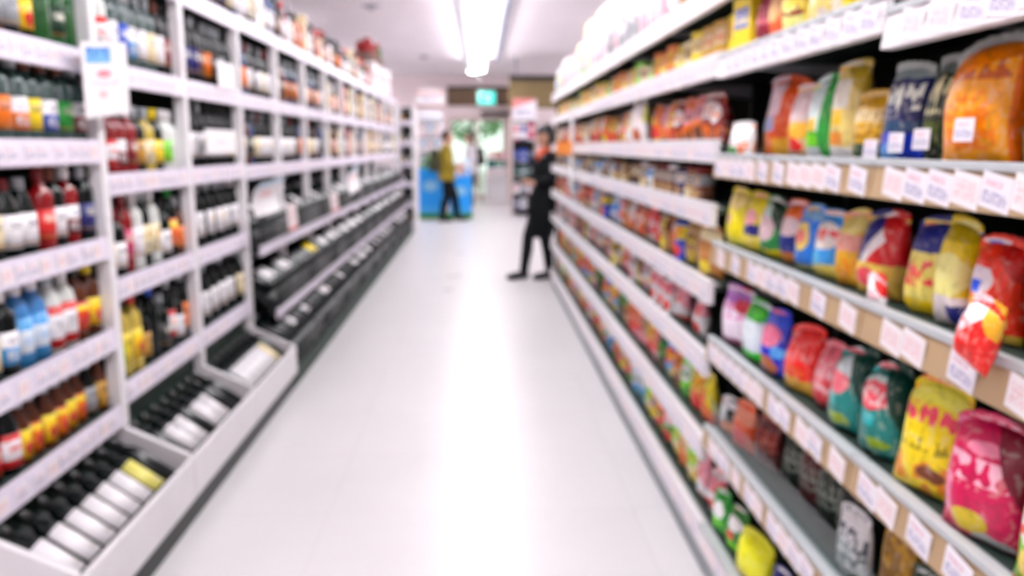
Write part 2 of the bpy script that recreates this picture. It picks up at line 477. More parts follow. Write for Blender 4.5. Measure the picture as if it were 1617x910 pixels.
def bottle_meshes(shape):
    if shape in BM:
        return BM[shape]
    pr = PROF[shape]
    b = MB().lathe(pr, 18).mesh(shape + '_glass'); b.materials.append(None)
    rmax = max(r for r, _ in pr)
    z0, z1 = LABZ[shape]
    if shape == 'round':
        rmax = .0425
    wide = 75 if shape == 'reclined' else 60
    r0, r1 = rmax + .0004, rmax + .0012
    l = MB().lathe([(r0, z0), (r1, z0), (r1, z1), (r0, z1), (r0, z0)], 14, a0=R(-90 - wide), a1=R(-90 + wide)).mesh(shape + '_label'); l.materials.append(None)
    rn = [r for r, z in pr if r > 0][-1]
    c0, c1 = CAPZ[shape]
    c = MB().lathe([(rn + .0004, c0), (rn + .002, c0), (rn + .002, c1 - .004), (rn, c1), (0, c1)], 14).mesh(shape + '_cap'); c.materials.append(None)
    BM[shape] = (b, l, c)
    return BM[shape]

def lab(style, c):
    """printed bottle labels: style + colour words"""
    C = NAMED[c]
    nm = f'bottle_label_{style}_{c}'.replace('-', '_')
    dk = (0.25, 0.25, 0.30) if sum(C) > 1.4 else (0.9, 0.88, 0.8)
    if style == 'blank':
        return art(nm, C, [('t', .3, .7, .1, .25, (.8, .78, .76), 9, 6)])
    if style == 'plain':
        return art(nm, C, [('t', .2, .8, .55, .8, dk, 9, 6), ('b', .08, .12, GOLD)])
    if style == 'midwhite':
        return art(nm, C, [('b', .22, .72, (.88, .92, .96)), ('t', .2, .8, .35, .6, (.6, .75, .9), 9, 6)])
    if style == 'crest':
        return art(nm, C, [('e', .5, .68, .16, .17, GOLD), ('t', .22, .78, .25, .42, dk, 10, 7)])
    if style == 'redband':
        return art(nm, W, [('b', 0, .22, RED), ('b', .80, 1.1, RED), ('t', .2, .8, .4, .65, C, 9, 5)])
    if style == 'halfwhite':
        return art(nm, C, [('b', .52, 1.1, W), ('t', .25, .75, .62, .85, (.5, .5, .6), 9, 6), ('t', .2, .8, .12, .4, W, 8, 5)])
    return art(nm, C, [('n', 0, .65, ORG, 6), ('b', .7, .9, YEL), ('e', .5, .35, .25, .2, RED)])  # 'multi'

bcount = {}
def bottle(name, shape, glass, style, col, cap, loc, rot, label, group, scale=1.0, parts=True, cat='bottle'):
    b, l, c = bottle_meshes(shape)
    o = obj(name, b, loc=loc, rot=rot, mat=GLASS[glass], scale=(scale,) * 3)
    tag(o, label, cat, group)
    if col:
        obj('bottle_label', l, o, mat=lab(style, col))
    obj('bottle_cap', c, o, mat=CAPS[cap])
    return o

# ------------------------------------------------------------------ drinks shelving
LX = -1.33
PITCH = 0.87
Y0 = 2.10
NB = 13
LEV0 = [.434, .726, 1.06, 1.40, 1.70, 2.07]
LEV1 = [.500, .895, 1.280, 1.678, 2.085]
LEVF = [1.268, 1.672, 2.095]
tag_me = MB().box(-.0285, .0285, -.0025, 0, -.024, .024).mesh('price_tag'); tag_me.materials.append(None)
tagR_me = MB().box(-.034, .034, -.0025, 0, -.025, .025).mesh('price_tag'); tagR_me.materials.append(None)

def drinks_bay(k):
    y0 = Y0 + PITCH * k
    ya, yb = y0 + .026, y0 + PITCH - .027
    lev = LEV0 if k == 0 else LEV1 if k < 3 else LEVF
    t = empty('drinks_shelving_bay', (LX, y0, 0))
    kind = 'with a white bottle bin at its foot' if k < 3 else 'with three tilted wine tiers below'
    tag(t, f'{ORD[k]} white drinks shelving bay along the aisle, {kind}', 'shelving bay', 'drinks shelving bays')
    def P(nm, mb, m, par=t):
        return obj(nm, mb.mesh(nm, m), par)
    # local frame: x towards the aisle, y along it
    P('upright', MB().box(-.05, 0.0, -.025, .025, .38 if k < 3 else .0, 2.128, .004), M_POST)
    if k == NB - 1:
        P('upright', MB().box(-.05, 0.0, PITCH - .017, PITCH + .030, 0, 2.128, .004), M_POST)
    P('back_panel', MB().box(-.385, -.37, -.024, PITCH - .026, 0, 2.30 if k else 2.2), M_DARK)
    for i, z in enumerate(lev):
        s = P('shelf', MB().box(-.368, -.014, .026, PITCH - .027, z + .018, z + .034, .002), M_SHELF_L)
        rl = obj('price_rail', MB().prism([(-.013, z - .040), (-.002, z - .042), (.004, z - .038), (-.004, z + .040), (-.013, z + .040)], 'y', .027, PITCH - .028).mesh('price_rail', M_RAIL), t)
        if k < 6:
            r = random.Random(100 * k + i)
            y = .06
            while y < PITCH - .07:
                obj('price_tag', tag_me, rl, (.0022, y, z - .001), (0, R(-4.5), PI / 2), mat=M_TAG if r.random() < .7 else M_TAG_RED)
                y += r.choice((.066, .066, .075, .10))
    if k < 3:
        P('inner_panel', MB().box(-.05, -.04, .026, PITCH - .027, .10, lev[0] - .045), M_DGREEN)
        b = P('bin', MB().box(.23, .25, -.024, PITCH - .026, .10, .262, .006), M_BIN)
        obj('bin_floor', MB().prism([(-.039, .285), (.229, .11), (.229, .12), (-.039, .297)], 'y', .026, PITCH - .028).mesh('bin_floor', M_BLACK), b)
        obj('bin_divider', MB().prism([(-.039, .10), (.229, .10), (.229, .27), (-.039, .40)], 'y', -.024, .0).mesh('bin_divider', M_BIN), b)
        if k == 2:
            obj('bin_divider', MB().prism([(-.039, .10), (.229, .10), (.229, .27), (-.039, .40)], 'y', PITCH - .05, PITCH - .029).mesh('bin_divider', M_BIN), b)
        P('kick_plate', MB().box(.20, .228, -.024, PITCH - .026, 0.0, .099), M_BLACK)
    else:
        for nm, x, z in (('A', .065, .82), ('B', .145, .45), ('C', .23, .13)):
            if nm != 'C':
                rl = obj('price_rail', MB().prism([(x - .012, z - .032), (x, z - .034), (x + .012, z + .028), (x - .006, z + .030)], 'y', .0, PITCH - .004).mesh('price_rail', M_RAIL), t)
            else:
                P('kick_plate', MB().box(x - .02, x, -.024, PITCH - .026, 0.0, z - .02, .002), M_DGREEN)
            fe = MB()
            zs = [z + .04 + .026 * q for q in range(5 if nm != 'C' else 4)]
            for zz in zs:
                fe.tube([(x + .004, .004, zz), (x + .004, PITCH - .008, zz)], .0085, 6)
            for q in range(4):
                yy = .05 + q * (PITCH - .1) / 3
                fe.tube([(x - .005, yy, z - .01), (x - .005, yy, zs[-1])], .005, 6)
            P('wire_fence', fe, M_BLACK)
            P('wine_tray', MB().prism([(x - .02, z - .02), (x - .02, z + .075), (x - .29, z + .235), (x - .29, z + .225), (x - .06, z + .03), (x - .06, z - .02)], 'y', .026, PITCH - .027), M_BLACK)
for k in range(NB):
    drinks_bay(k)

# what stands on each shelf: (shape, glass, label style, label colour, cap, words)
def bdesc(col, glass):
    g = {'dark': 'dark', 'green': 'green', 'clear': 'clear', 'amber': 'amber', 'red': 'red', 'pale': 'pale yellow', 'blue': 'blue', 'white': 'frosted white', 'sky': 'sky blue'}[glass]
    return f'{g} bottle' if not col else f'{col}-labelled {g} bottle'

def row(k, i, zsurf, items, shelf, start=.075, step=None, name='liquor_bottle', xj=-.062):
    y0 = Y0 + PITCH * k
    n = len(items)
    step = step or (PITCH - .14) / (n - 1)
    for q, (shape, glass, style, col, cap) in enumerate(items):
        y = y0 + start + q * step
        bottle(name, shape, glass, style, col, cap, (LX + xj - rng.uniform(0, .012), y, zsurf + .0005), (0, 0, R(90 - 12 + rng.uniform(-8, 8))),
               f'{bdesc(col, glass)}, {ORD[q]} along the {shelf} shelf of the {ORD[k]} drinks bay', f'bottles on the {shelf} shelf of the {ORD[k]} drinks bay')
S = .0345
SH0 = ['lowest', 'second-lowest', 'third-lowest', 'fourth-up', 'fifth-up', 'topmost']
D = 'dark'
rows0 = [
    [('small', D, 'plain', 'red', 'black')] * 2 + [('round', D, 'redband', 'red', 'black')] + [('small', 'amber', 'multi', 'yellow', 'silver'), ('small', 'amber', 'multi', 'orange', 'silver')] * 3 + [('small', D, 'plain', 'grey', 'silver'), ('small', 'amber', 'plain', 'gold', 'black')],
    [('spirits', D, 'plain', 'white', 'black'), ('spirits', D, 'plain', 'cream', 'black'), ('spirits', D, 'halfwhite', 'sky-blue', 'white'), ('tallb', 'sky', 'midwhite', 'sky-blue', 'white'), ('tallb', 'sky', 'midwhite', 'sky-blue', 'white'), ('tallb', 'white', 'redband', 'grey', 'silver'), ('tallb', 'white', 'redband', 'grey', 'white'), ('spirits', 'amber', 'multi', 'red', 'black'), ('spirits', 'amber', 'multi', 'yellow', 'yellow')],
    [('spirits', D, 'plain', 'white', 'black'), ('spirits', D, 'plain', 'white', 'beige'), ('spirits', D, 'plain', 'cream', 'beige'), ('round', D, 'plain', 'white', 'maroon'), ('round', D, 'plain', 'white', 'silver'), ('spirits', 'red', 'plain', 'red', 'maroon'), ('spirits', D, 'plain', 'white', 'rust'), ('spirits', 'red', 'halfwhite', 'maroon', 'white'), ('spirits', D, 'plain', 'navy', 'silver')],
    [('spirits', 'clear', 'plain', 'white', 'rust'), ('spirits', 'clear', 'plain', 'red', 'rust'), ('spirits', 'clear', 'plain', 'white', 'white'), ('spirits', 'clear', 'plain', 'orange', 'rust'), ('spirits', 'clear', 'halfwhite', 'orange', 'silver'), ('spirits', 'clear', 'plain', 'yellow', 'rust'), ('spirits', 'clear', 'halfwhite', 'blue', 'rust'), ('spirits', 'clear', 'plain', 'green', 'rust'), ('spirits', 'clear', 'halfwhite', 'maroon', 'silver')],
    [('spirits', D, 'plain', 'grey', 'silver'), ('spirits', D, 'plain', 'grey', 'silver'), ('spirits', D, 'plain', 'white', 'silver'), ('spirits', 'amber', 'plain', 'grey', 'black'), ('spirits', D, 'plain', 'grey', 'black'), ('spirits', D, 'multi', 'yellow', 'yellow'), ('spirits', 'green', None, None, 'green'), ('spirits', 'green', 'plain', 'dark-green', 'green'), ('spirits', 'green', None, None, 'green')],
    [('spirits', D, 'plain', 'white', 'black')] * 4 + [('spirits', 'amber', 'plain', 'gold', 'black')] * 4,
]
for i, r_ in enumerate(rows0):
    row(0, i, LEV0[i] + S, r_, SH0[i])
SH1 = ['lowest', 'second-lowest', 'third-lowest', 'fourth-up', 'topmost']
rows1 = [
    [('spirits', 'green', 'plain', 'lime', 'black'), ('tall', 'pale', 'plain', 'yellow', 'black'), ('tall', 'pale', 'multi', 'yellow', 'red'), ('spirits', D, 'plain', 'gold', 'black'), ('tall', D, None, None, 'blue'), ('spirits', D, 'plain', 'black', 'silver'), ('tall', D, 'redband', 'orange', 'silver'), ('spirits', D, 'plain', 'white', 'black'), ('tall', D, 'plain', 'orange', 'silver')],
    [('spirits', D, 'plain', 'yellow', 'maroon'), ('spirits', D, 'plain', 'white', 'maroon'), ('tall', 'red', 'plain', 'magenta', 'maroon'), ('tall', 'white', 'plain', 'white', 'white'), ('tall', D, 'crest', 'cream', 'silver'), ('tall', 'white', 'crest', 'cream', 'white'), ('spirits', D, 'plain', 'white', 'black'), ('tall', D, 'multi', 'orange', 'green'), ('spirits', 'amber', 'plain', 'orange', 'silver')],
    [('spirits', D, 'redband', 'red', 'silver'), ('spirits', 'red', 'redband', 'red', 'red'), ('spirits', 'red', 'halfwhite', 'maroon', 'silver'), ('spirits', 'red', 'plain', 'maroon', 'white'), ('spirits', D, 'plain', 'gold', 'silver'), ('spirits', 'pale', 'crest', 'cream', 'silver'), ('spirits', D, 'plain', 'yellow', 'yellow'), ('spirits', 'white', 'plain', 'lime', 'white'), ('spirits', 'white', None, None, 'white')],
    [('tall', 'clear', 'plain', 'gold', 'gold'), ('tall', 'white', 'redband', 'red', 'red'), ('tall', 'clear', 'plain', 'white', 'silver'), ('tall', 'clear', 'plain', 'blue', 'silver'), ('tall', 'clear', 'halfwhite', 'sky-blue', 'white'), ('tall', 'clear', 'plain', 'white', 'silver'), ('tall', 'clear', 'plain', 'cream', 'silver'), ('tall', D, 'plain', 'white', 'rust'), ('tall', D, 'plain', 'maroon', 'black')],
    [('spirits', D, 'plain', 'white', 'black'), ('tall', D, 'plain', 'cream', 'red')] * 4,
]
rows2 = [
    [('tall', D, 'plain', 'blue', 'black'), ('tall', D, 'plain', 'white', 'silver'), ('tall', D, 'plain', 'white', 'black'), ('tall', D, 'plain', 'white', 'silver'), ('tall', D, 'plain', 'white', 'black'), ('tall', D, 'plain', 'cream', 'silver')],
    [('tall', D, 'plain', 'yellow', 'silver'), ('tall', D, 'plain', 'white', 'silver'), ('tall', D, 'crest', 'white', 'silver'), ('tall', D, 'crest', 'white', 'silver'), ('tall', D, 'plain', 'white', 'silver'), ('tall', D, 'plain', 'white', 'white')],
    [('tall', D, 'plain', 'white', 'black'), ('tall', D, 'plain', 'white', 'black'), ('tall', D, 'crest', 'white', 'silver'), ('tall', D, 'crest', 'white', 'black'), ('tall', D, 'crest', 'white', 'black'), ('tall', D, 'plain', 'white', 'black'), ('tall', D, 'plain', 'cream', 'black')],
    [('tall', D, 'plain', 'maroon', 'black'), ('tall', D, 'plain', 'navy', 'silver'), ('tall', D, 'plain', 'navy', 'silver'), ('tall', D, 'plain', 'brown', 'black'), ('tall', D, 'plain', 'orange', 'silver'), ('tall', D, 'plain', 'black', 'silver'), ('tall', D, 'plain', 'grey', 'silver'), ('tall', D, 'plain', 'black', 'black')],
    [('tall', D, 'plain', 'white', 'black'), ('tall', D, 'plain', 'white', 'black'), ('tall', D, 'plain', 'white', 'silver')] * 2 + [('tall', D, 'plain', 'navy', 'black')] * 2,
]
for i in range(5):
    row(1, i, LEV1[i] + S, rows1[i], SH1[i])
    row(2, i, LEV1[i] + S, rows2[i], SH1[i], name='upright_wine_bottle')
# the farther bays: two shelves and the top row
SHF = ['lower', 'upper', 'topmost']
M_CART = {}
def carton_art(c1, c2, c3):
    return art(f'carton_{c1}_{c2}_{c3}'.replace('-', '_'), NAMED[c1], [('r', .12, .88, .45, .8, NAMED[c2]), ('t', .15, .85, .5, .75, NAMED[c3], 7, 5), ('b', 0, .12, NAMED[c3])], rough=.4)
def carton_mesh(w, d, h):
    key = (w, d, h)
    if key not in M_CART:
        me = MB().box(-w / 2, w / 2, -d / 2, d / 2, 0, h, .003).mesh('carton'); me.materials.append(None)
        M_CART[key] = me
    return M_CART[key]
def carton(name, w, d, h, cols, loc, rz, label, group, cat='box'):
    return tag(obj(name, carton_mesh(w, d, h), loc=loc, rot=(0, 0, rz), mat=carton_art(*cols)), label, cat, group)
for k in range(3, NB):
    r = random.Random(500 + k)
    for i in range(3):
        n = 8 if k < 7 else 7
        for q in range(n):
            y = Y0 + PITCH * k + .075 + q * (PITCH - .14) / (n - 1)
            z = LEVF[i] + S + .0005
            if i == 2 and y > 11.05:
                continue
            place = f'{ORD[q]} along the {SHF[i]} shelf of the {ORD[k]} drinks bay'
            grp = f'goods on the {SHF[i]} shelf of the {ORD[k]} drinks bay'
            x = LX - .066 - r.uniform(0, .015)
            boxy = (k >= 6 and i < 2 and r.random() < .38) or (i == 2 and r.random() < .22)
            if boxy:
                c = r.choice([('cream', 'gold', 'white'), ('yellow', 'cream', 'orange'), ('white', 'cream', 'gold'), ('cream', 'white', 'brown'), ('gold', 'cream', 'maroon'), ('white', 'grey', 'navy'), ('pink', 'white', 'maroon')]) if i < 2 else \
                    r.choice([('white', 'cream', 'red'), ('white', 'sky-blue', 'navy'), ('red', 'white', 'yellow'), ('cream', 'white', 'brown'), ('orange', 'white', 'red')])
                carton('gift_carton', .078, .08, r.choice((.30, .28, .26)) if i < 2 else r.choice((.26, .2, .3)), c, (x, y, z), R(90 + r.uniform(-5, 5)),
                       f'{c[0]} gift carton, {place}', grp)
            else:
                if i == 2:
                    b = r.choice([('wine', D, 'plain', 'white', 'red'), ('tall', D, 'crest', 'cream', 'silver'), ('spirits', D, 'plain', 'white', 'gold'), ('wine', 'red', 'plain', 'white', 'red'), ('tall', 'blue', 'plain', 'white', 'silver'), ('wine', D, 'plain', 'orange', 'black'), ('tall', 'clear', 'plain', 'navy', 'yellow'), ('tall', D, 'crest', 'white', 'silver'), ('wine', D, 'plain', 'brown', 'black')])
                elif r.random() < .5:
                    b = ('tall', D, r.choice(('plain', 'crest')), r.choice(('white', 'white', 'white', 'cream')), r.choice(('silver', 'black', 'maroon')))
                else:
                    b = ('tall', r.choice((D, D, 'blue', 'amber')), 'plain', r.choice(('navy', 'grey', 'brown', 'black', 'maroon', 'orange')), r.choice(('silver', 'black')))
                bottle('display_bottle', *b, (x, y, z), (0, 0, R(78 + r.uniform(-8, 8))), f'{bdesc(b[3], b[1])}, {place}', grp)
# gift baskets piled high at the far end of the top row
M_FOIL_R = solid('red_foil', (0.66, 0.08, 0.12), 0.3, var=.3, bump=.3)
M_FOIL_G = solid('green_foil', (0.16, 0.40, 0.18), 0.35, var=.3, bump=.3)
M_WICK = solid('basket_wicker', (0.50, 0.40, 0.36), 0.8, bump=.6, scale=60)
for q, (y, mt, lb) in enumerate(((11.35, M_FOIL_R, 'red'), (11.85, M_FOIL_R, 'red'), (12.35, M_FOIL_G, 'green'))):
    t = empty('gift_basket', (LX - .2, y, 2.52))
    ord_ = ('first', 'second', 'third')[q]
    tag(t, f'{lb} wrapped gift basket, {ord_} of three on top of the drinks shelving', 'gift basket', 'gift baskets on top of the drinks shelving')
    obj('basket', MB().lathe([(0, 0), (.12, 0), (.15, .13), (.14, .13), (.11, .015), (0, .015)], 18).mesh('basket', M_WICK), t)
    wr = MB()
    r = random.Random(q)
    for _ in range(9):
        a = r.uniform(0, 2 * PI)
        wr.sphere((.06 * math.cos(a), .06 * math.sin(a), .16 + r.uniform(0, .10)), .06, .06, .07, 8, 6)
    obj('wrapped_goods', wr.mesh('wrapped_goods', mt), t)
    obj('bow', MB().sphere((.05, 0, .34), .04, .025, .03, 10, 6).sphere((-.05, 0, .34), .04, .025, .03, 10, 6).sphere((0, 0, .33), .02, .02, .02, 8, 6).mesh('bow', CAPS['red' if mt is M_FOIL_G else 'white']), t)
    carton('stock_carton', .36, .30, .388, ('white', 'grey', 'pink'), (LX - .2, y, LEVF[2] + S + .001), R(90), f'white stock carton carrying the {ord_} gift basket on top of the drinks shelving', 'cartons under the gift baskets')
carton('stock_carton', .36, .3, .42, ('white', 'white', 'pink'), (LX - .2, 12.95, LEVF[2] + S), R(90), 'plain white stock carton alone at the far end on top of the drinks shelving', None)

# bottles lying in the three white bins
def lying(x, y, z, tilt, style, col, glass, cap, label, group, shape='reclined', roll=0.0):
    # neck points to the back of the shelf (-x) and up by tilt
    rot = Matrix.Rotation(PI / 2, 4, 'Z') @ Matrix.Rotation(-(PI / 2 - tilt), 4, 'X')
    o = bottle('wine_bottle', shape, glass, style, col, cap, (x, y, z), rot.to_euler(), label, group, scale=.95)
    return o
binlab = [
    ['white', 'white', 'white', 'white', 'white', 'white', 'pale-yellow', None],
    [None, 'white', 'white', None, 'white', 'white', None, None],
    [None, 'white', 'white', 'white', 'white', 'white', 'cream', None],
]
for k in range(3):
    for q, c in enumerate(binlab[k]):
        y = Y0 + PITCH * k + .072 + q * .098
        lying(LX + .206, y,   .2005, R(36), 'blank', c, D, 'black',
              f'{bdesc(c, D)} lying in the {ORD[k]} white bin, {ORD[q]} along', f'wine bottles lying in the {ORD[k]} bin')
tl = {'A': 'upper', 'B': 'middle', 'C': 'bottom'}
for nm, x, z in (('A', .065, .82), ('B', .145, .45), ('C', .23, .13)):
    for k in range(3, NB):
        r = random.Random(900 + k * 3 + ord(nm))
        n = 8
        phase = r.randrange(8)
        for q in range(n):
            y = Y0 + PITCH * k + .07 + q * .104
            white = ((q + phase) // 2) % 2 == 0 and r.random() < .72
            if nm == 'A' and k > 4:
                white = white and r.random() < .5
            c = 'white' if white else None
            if nm == 'B' and k == 4 and q in (5, 6):
                c = 'yellow'
            bottle('tilted_wine_bottle', 'wine', D, 'blank', c, r.choice(('silver', 'black')), (LX + x - .045, y, z + .135),
                   (Matrix.Rotation(PI / 2, 4, 'Z') @ Matrix.Rotation(-(PI / 2 - R(30)), 4, 'X')).to_euler(),
                   f'{bdesc(c, D)} tilted in the {tl[nm]} tier of the {ORD[k]} drinks bay, {ORD[q]} along', f'bottles in the {tl[nm]} tier of the {ORD[k]} drinks bay')

# paper notices on the drinks side
def notice(name, w, h, m, loc, rot, label, bend=0.0):
    n = 10
    vs, fs = [], []
    for j in range(n + 1):
        v = j / n
        off = -bend * (v - .5) ** 2 * 4
        for i in (0, 1):
            vs += [(w * (i - .5), off, h * (v - 1)), (w * (i - .5), off + .0012, h * (v - 1))]
    for j in range(n):
        a, b = j * 4, j * 4 + 4
        fs += [(a, a + 2, b + 2, b), (a + 1, b + 1, b + 3, a + 3), (a, b, b + 1, a + 1), (a + 2, a + 3, b + 3, b + 2)]
    fs += [(0, 1, 3, 2), (n * 4, n * 4 + 2, n * 4 + 3, n * 4 + 1)]
    o = obj(name, MB().add(vs, fs).mesh(name, m), loc=loc, rot=rot)
    return tag(o, label, 'notice')
M_SHEET = art('notice_blue_header', W, [('r', .08, .62, .72, .93, (0.45, 0.72, 0.92)), ('t', .1, .6, .80, .93, (0.10, 0.42, 0.80), 7, 6), ('e', .45, .58, .16, .05, (0.95, 0.55, 0.62)), ('e', .40, .30, .10, .05, (0.97, 0.78, 0.80)), ('t', .15, .8, .4, .5, (.88, .85, .88), 12, 12)], rough=.45, warp=.01)
M_FLY = art('notice_red_print', W, [('t', .25, .75, .42, .62, (0.95, 0.62, 0.66), 8, 6), ('b', .78, 1.1, (0.80, 0.90, 0.97))], rough=.45, warp=.01)
M_PLAIN = art('notice_plain', W, [('t', .3, .7, .42, .55, (0.8, 0.8, 0.82), 10, 6)], rough=.45, warp=.01)
M_STRIP = art('notice_pink_strip', (0.95, 0.90, 0.90), [('b', 0, .12, (0.90, 0.5, 0.5)), ('t', .2, .8, .3, .8, (0.85, 0.75, 0.76), 5, 8)], rough=.45, warp=.01)
notice('price_notice', .30, .245, M_SHEET, (-1.265, 2.90, 1.765), (R(4), R(-6), R(86)), 'large white price notice with blue heading hung on the first drinks shelving post')
notice('price_notice', .26, .13, M_PLAIN, (-1.318, 4.43, 1.845), (0, 0, R(88)), 'blank white notice on the fourth-up shelf of the third drinks bay')
notice('price_notice', .44, .12, M_PLAIN, (-1.318, 4.28, 1.50), (0, 0, R(88)), 'wide white notice before the pale wine bottles of the third drinks bay')
notice('price_notice', .26, .215, M_FLY, (-1.25, 4.90, 1.235), (R(18), R(-6), R(70)), 'curled white flyer hanging under the lower shelf of the fourth drinks bay', .045)
notice('price_notice', .11, .17, M_STRIP, (-1.212, 5.28, 1.05), (0, R(-8), R(70)), 'narrow pale pink price strip hanging beside the curled flyer of the fourth drinks bay')
notice('price_notice', .12, .15, M_STRIP, (-1.208, 6.82, 1.03), (0, R(-8), R(70)), 'narrow pale pink price strip hanging over the upper wine tier of the sixth drinks bay')
notice('price_notice', .30, .24, M_FLY, (-1.19, 7.75, 1.235), (R(6), R(-10), R(80)), 'curled white flyer with red print hanging in the seventh drinks bay', .04)

# end unit of the drinks side
ec = empty('end_display_shelving', (-1.32, 13.45, 0))
tag(ec, 'narrow white end shelving of dark shelves closing the drinks side', 'shelving')
for x, y in ((0, 0), (.25, 0), (.0, .46), (.25, .46)):
    obj('upright', MB().box(x - .02, x + .02, y, y + .03, 0, 2.05, .003).mesh('upright', M_POST), ec)
obj('side_panel', MB().box(.272, .284, .0, .49, 0, 2.05, .003).mesh('side_panel', M_POST), ec)
obj('back_panel', MB().box(-.02, .27, .492, .502, .02, 2.05).mesh('back_panel', M_DARK), ec)
EZ = (.12, .45, .78, 1.11, 1.44, 1.77)
for z in EZ:
    obj('shelf', MB().box(-.018, .268, .032, .458, z, z + .02).box(.022, .228, -.004, .03, z - .03, z + .05).mesh('shelf', M_RAIL), ec)
r = random.Random(5)
for i, z in enumerate(EZ):
    for q in range(2):
        c = r.choice(('white', 'cream', 'gold', None, 'grey'))
        bottle('end_display_bottle', 'small', D, 'plain', c, 'silver', (-1.32 + .07 + .10 * q, 13.45 + .15, z + .021), (0, 0, 0), f'{bdesc(c, D)} on the {ORD[i]} shelf up of the end shelving, {"outer" if q else "inner"} of two', 'bottles on the end shelving')

# ------------------------------------------------------------------ snack shelving
RX = 0.73
NEAR = [.145, .490, .785, 1.090, 1.357, 1.622, 1.875]
FAR = [.145, .430, .715, .955, 1.200, 1.400, 1.660, 1.875]
NEAR2 = NEAR[:5] + [1.652] + NEAR[6:]
NSH = ['floor-level', 'shin-high', 'knee-high', 'waist-high', 'chest-high', 'eye-high', 'topmost']
FSH = ['floor-level', 'shin-high', 'knee-high', 'thigh-high', 'waist-high', 'chest-high', 'eye-high', 'topmost']
BAYS = [(.46, 1.48), (1.48, 2.50)] + [(2.50 + .95 * i, 2.50 + .95 * (i + 1)) for i in range(6)]
M_GUARD = None
def guard_mat():
    m = bpy.data.materials.new('clear_plastic')
    m.use_nodes = True
    nt = m.node_tree; N, L = nt.nodes, nt.links
    N.remove(N['Principled BSDF'])
    tr = N.new('ShaderNodeBsdfTransparent'); tr.inputs[0].default_value = (.86, .9, .9, 1)
    gl = N.new('ShaderNodeBsdfGlossy'); gl.inputs['Roughness'].default_value = .15
    mx = N.new('ShaderNodeMixShader'); mx.inputs[0].default_value = .10
    L.new(tr.outputs[0], mx.inputs[1]); L.new(gl.outputs[0], mx.inputs[2]); L.new(mx.outputs[0], N['Material Output'].inputs[0])
    return m
M_GUARD = guard_mat()
def snack_bay(k):
    a, b = BAYS[k]
    L_ = b - a
    near = k < 2
    lev = (NEAR2 if k == 1 else NEAR) if near else FAR
    t = empty('snack_shelving_bay', (RX, a, 0))
    tag(t, f'{ORD[k]} snack shelving bay along the aisle, with ' + ('tan and white price strips' if near else 'plain white price strips'), 'shelving bay', 'snack shelving bays')
    def P(nm, mb, m, par=t):
        return obj(nm, mb.mesh(nm, m), par)
    # local x points away from the aisle
    P('back_panel', MB().box(.46, .48, .002, L_ - .002, 0.0, 2.05), M_DARK)
    P('upright', MB().box(.42, .458, .002, .03, 0.10, 2.10, .003), M_BLACK)
    P('kick_plate', MB().box(.012, .03, .002, L_ - .002, 0.0, .115, .002), M_KICK)
    for i, z in enumerate(lev):
        x0 = 0.0 if i else -.002
        sh = P('shelf', MB().box(x0 + .012, .455, .002, L_ - .002, z + .010, z + .026, .002), M_BOARD)
        lipm = M_SHELF if near else M_RAIL_R
        obj('shelf_lip', MB().box(x0 - .006, x0 + .014, .003, L_ - .003, z + .0265, z + .040, .002).mesh('shelf_lip', lipm), sh)
        obj('shelf_edge', MB().box(x0 + .0145, x0 + .034, .003, L_ - .003, z + .0262, z + .0268).mesh('shelf_edge', M_SHELF), sh)
        tan = near and i in (1, 2, 3, 4)
        g = -.010
        rl = P('price_rail', MB().prism([(x0 + .011, z - .034), (x0 + g, z - .032), (x0 + g + .008, z + .026), (x0 + .011, z + .026)], 'y', .003, L_ - .003), M_RAIL_TAN if tan else M_RAIL_R)
        r = random.Random(70 * k + i)
        if k < 5:
            y = .05
            ry = math.atan2(.008, .052)
            while y < L_ - .05:
                obj('price_tag', tagR_me, rl, (x0 + g + .004 - .0022, y, z - .002), (0, ry, -PI / 2), mat=M_TAG_RED if (r.random() < .4) else M_TAG)
                y += (r.choice((.072, .072, .105, .14)) if i == 3 else r.choice((.071, .071, .071, .095, .11))) if tan else r.choice((.071, .071, .085))
        if near and i == 1:
            P('shelf_guard', MB().box(.016, .019, .01, L_ - .01, z + .041, z + .125), M_GUARD)
        # support brackets under the shelf
        if i:
            P('bracket', MB().prism([(.455, z - .055), (.455, z + .009), (.06, z + .009), (.06, z - .005)], 'y', .004, .010), M_SHELF)
for k in range(len(BAYS)):
    snack_bay(k)

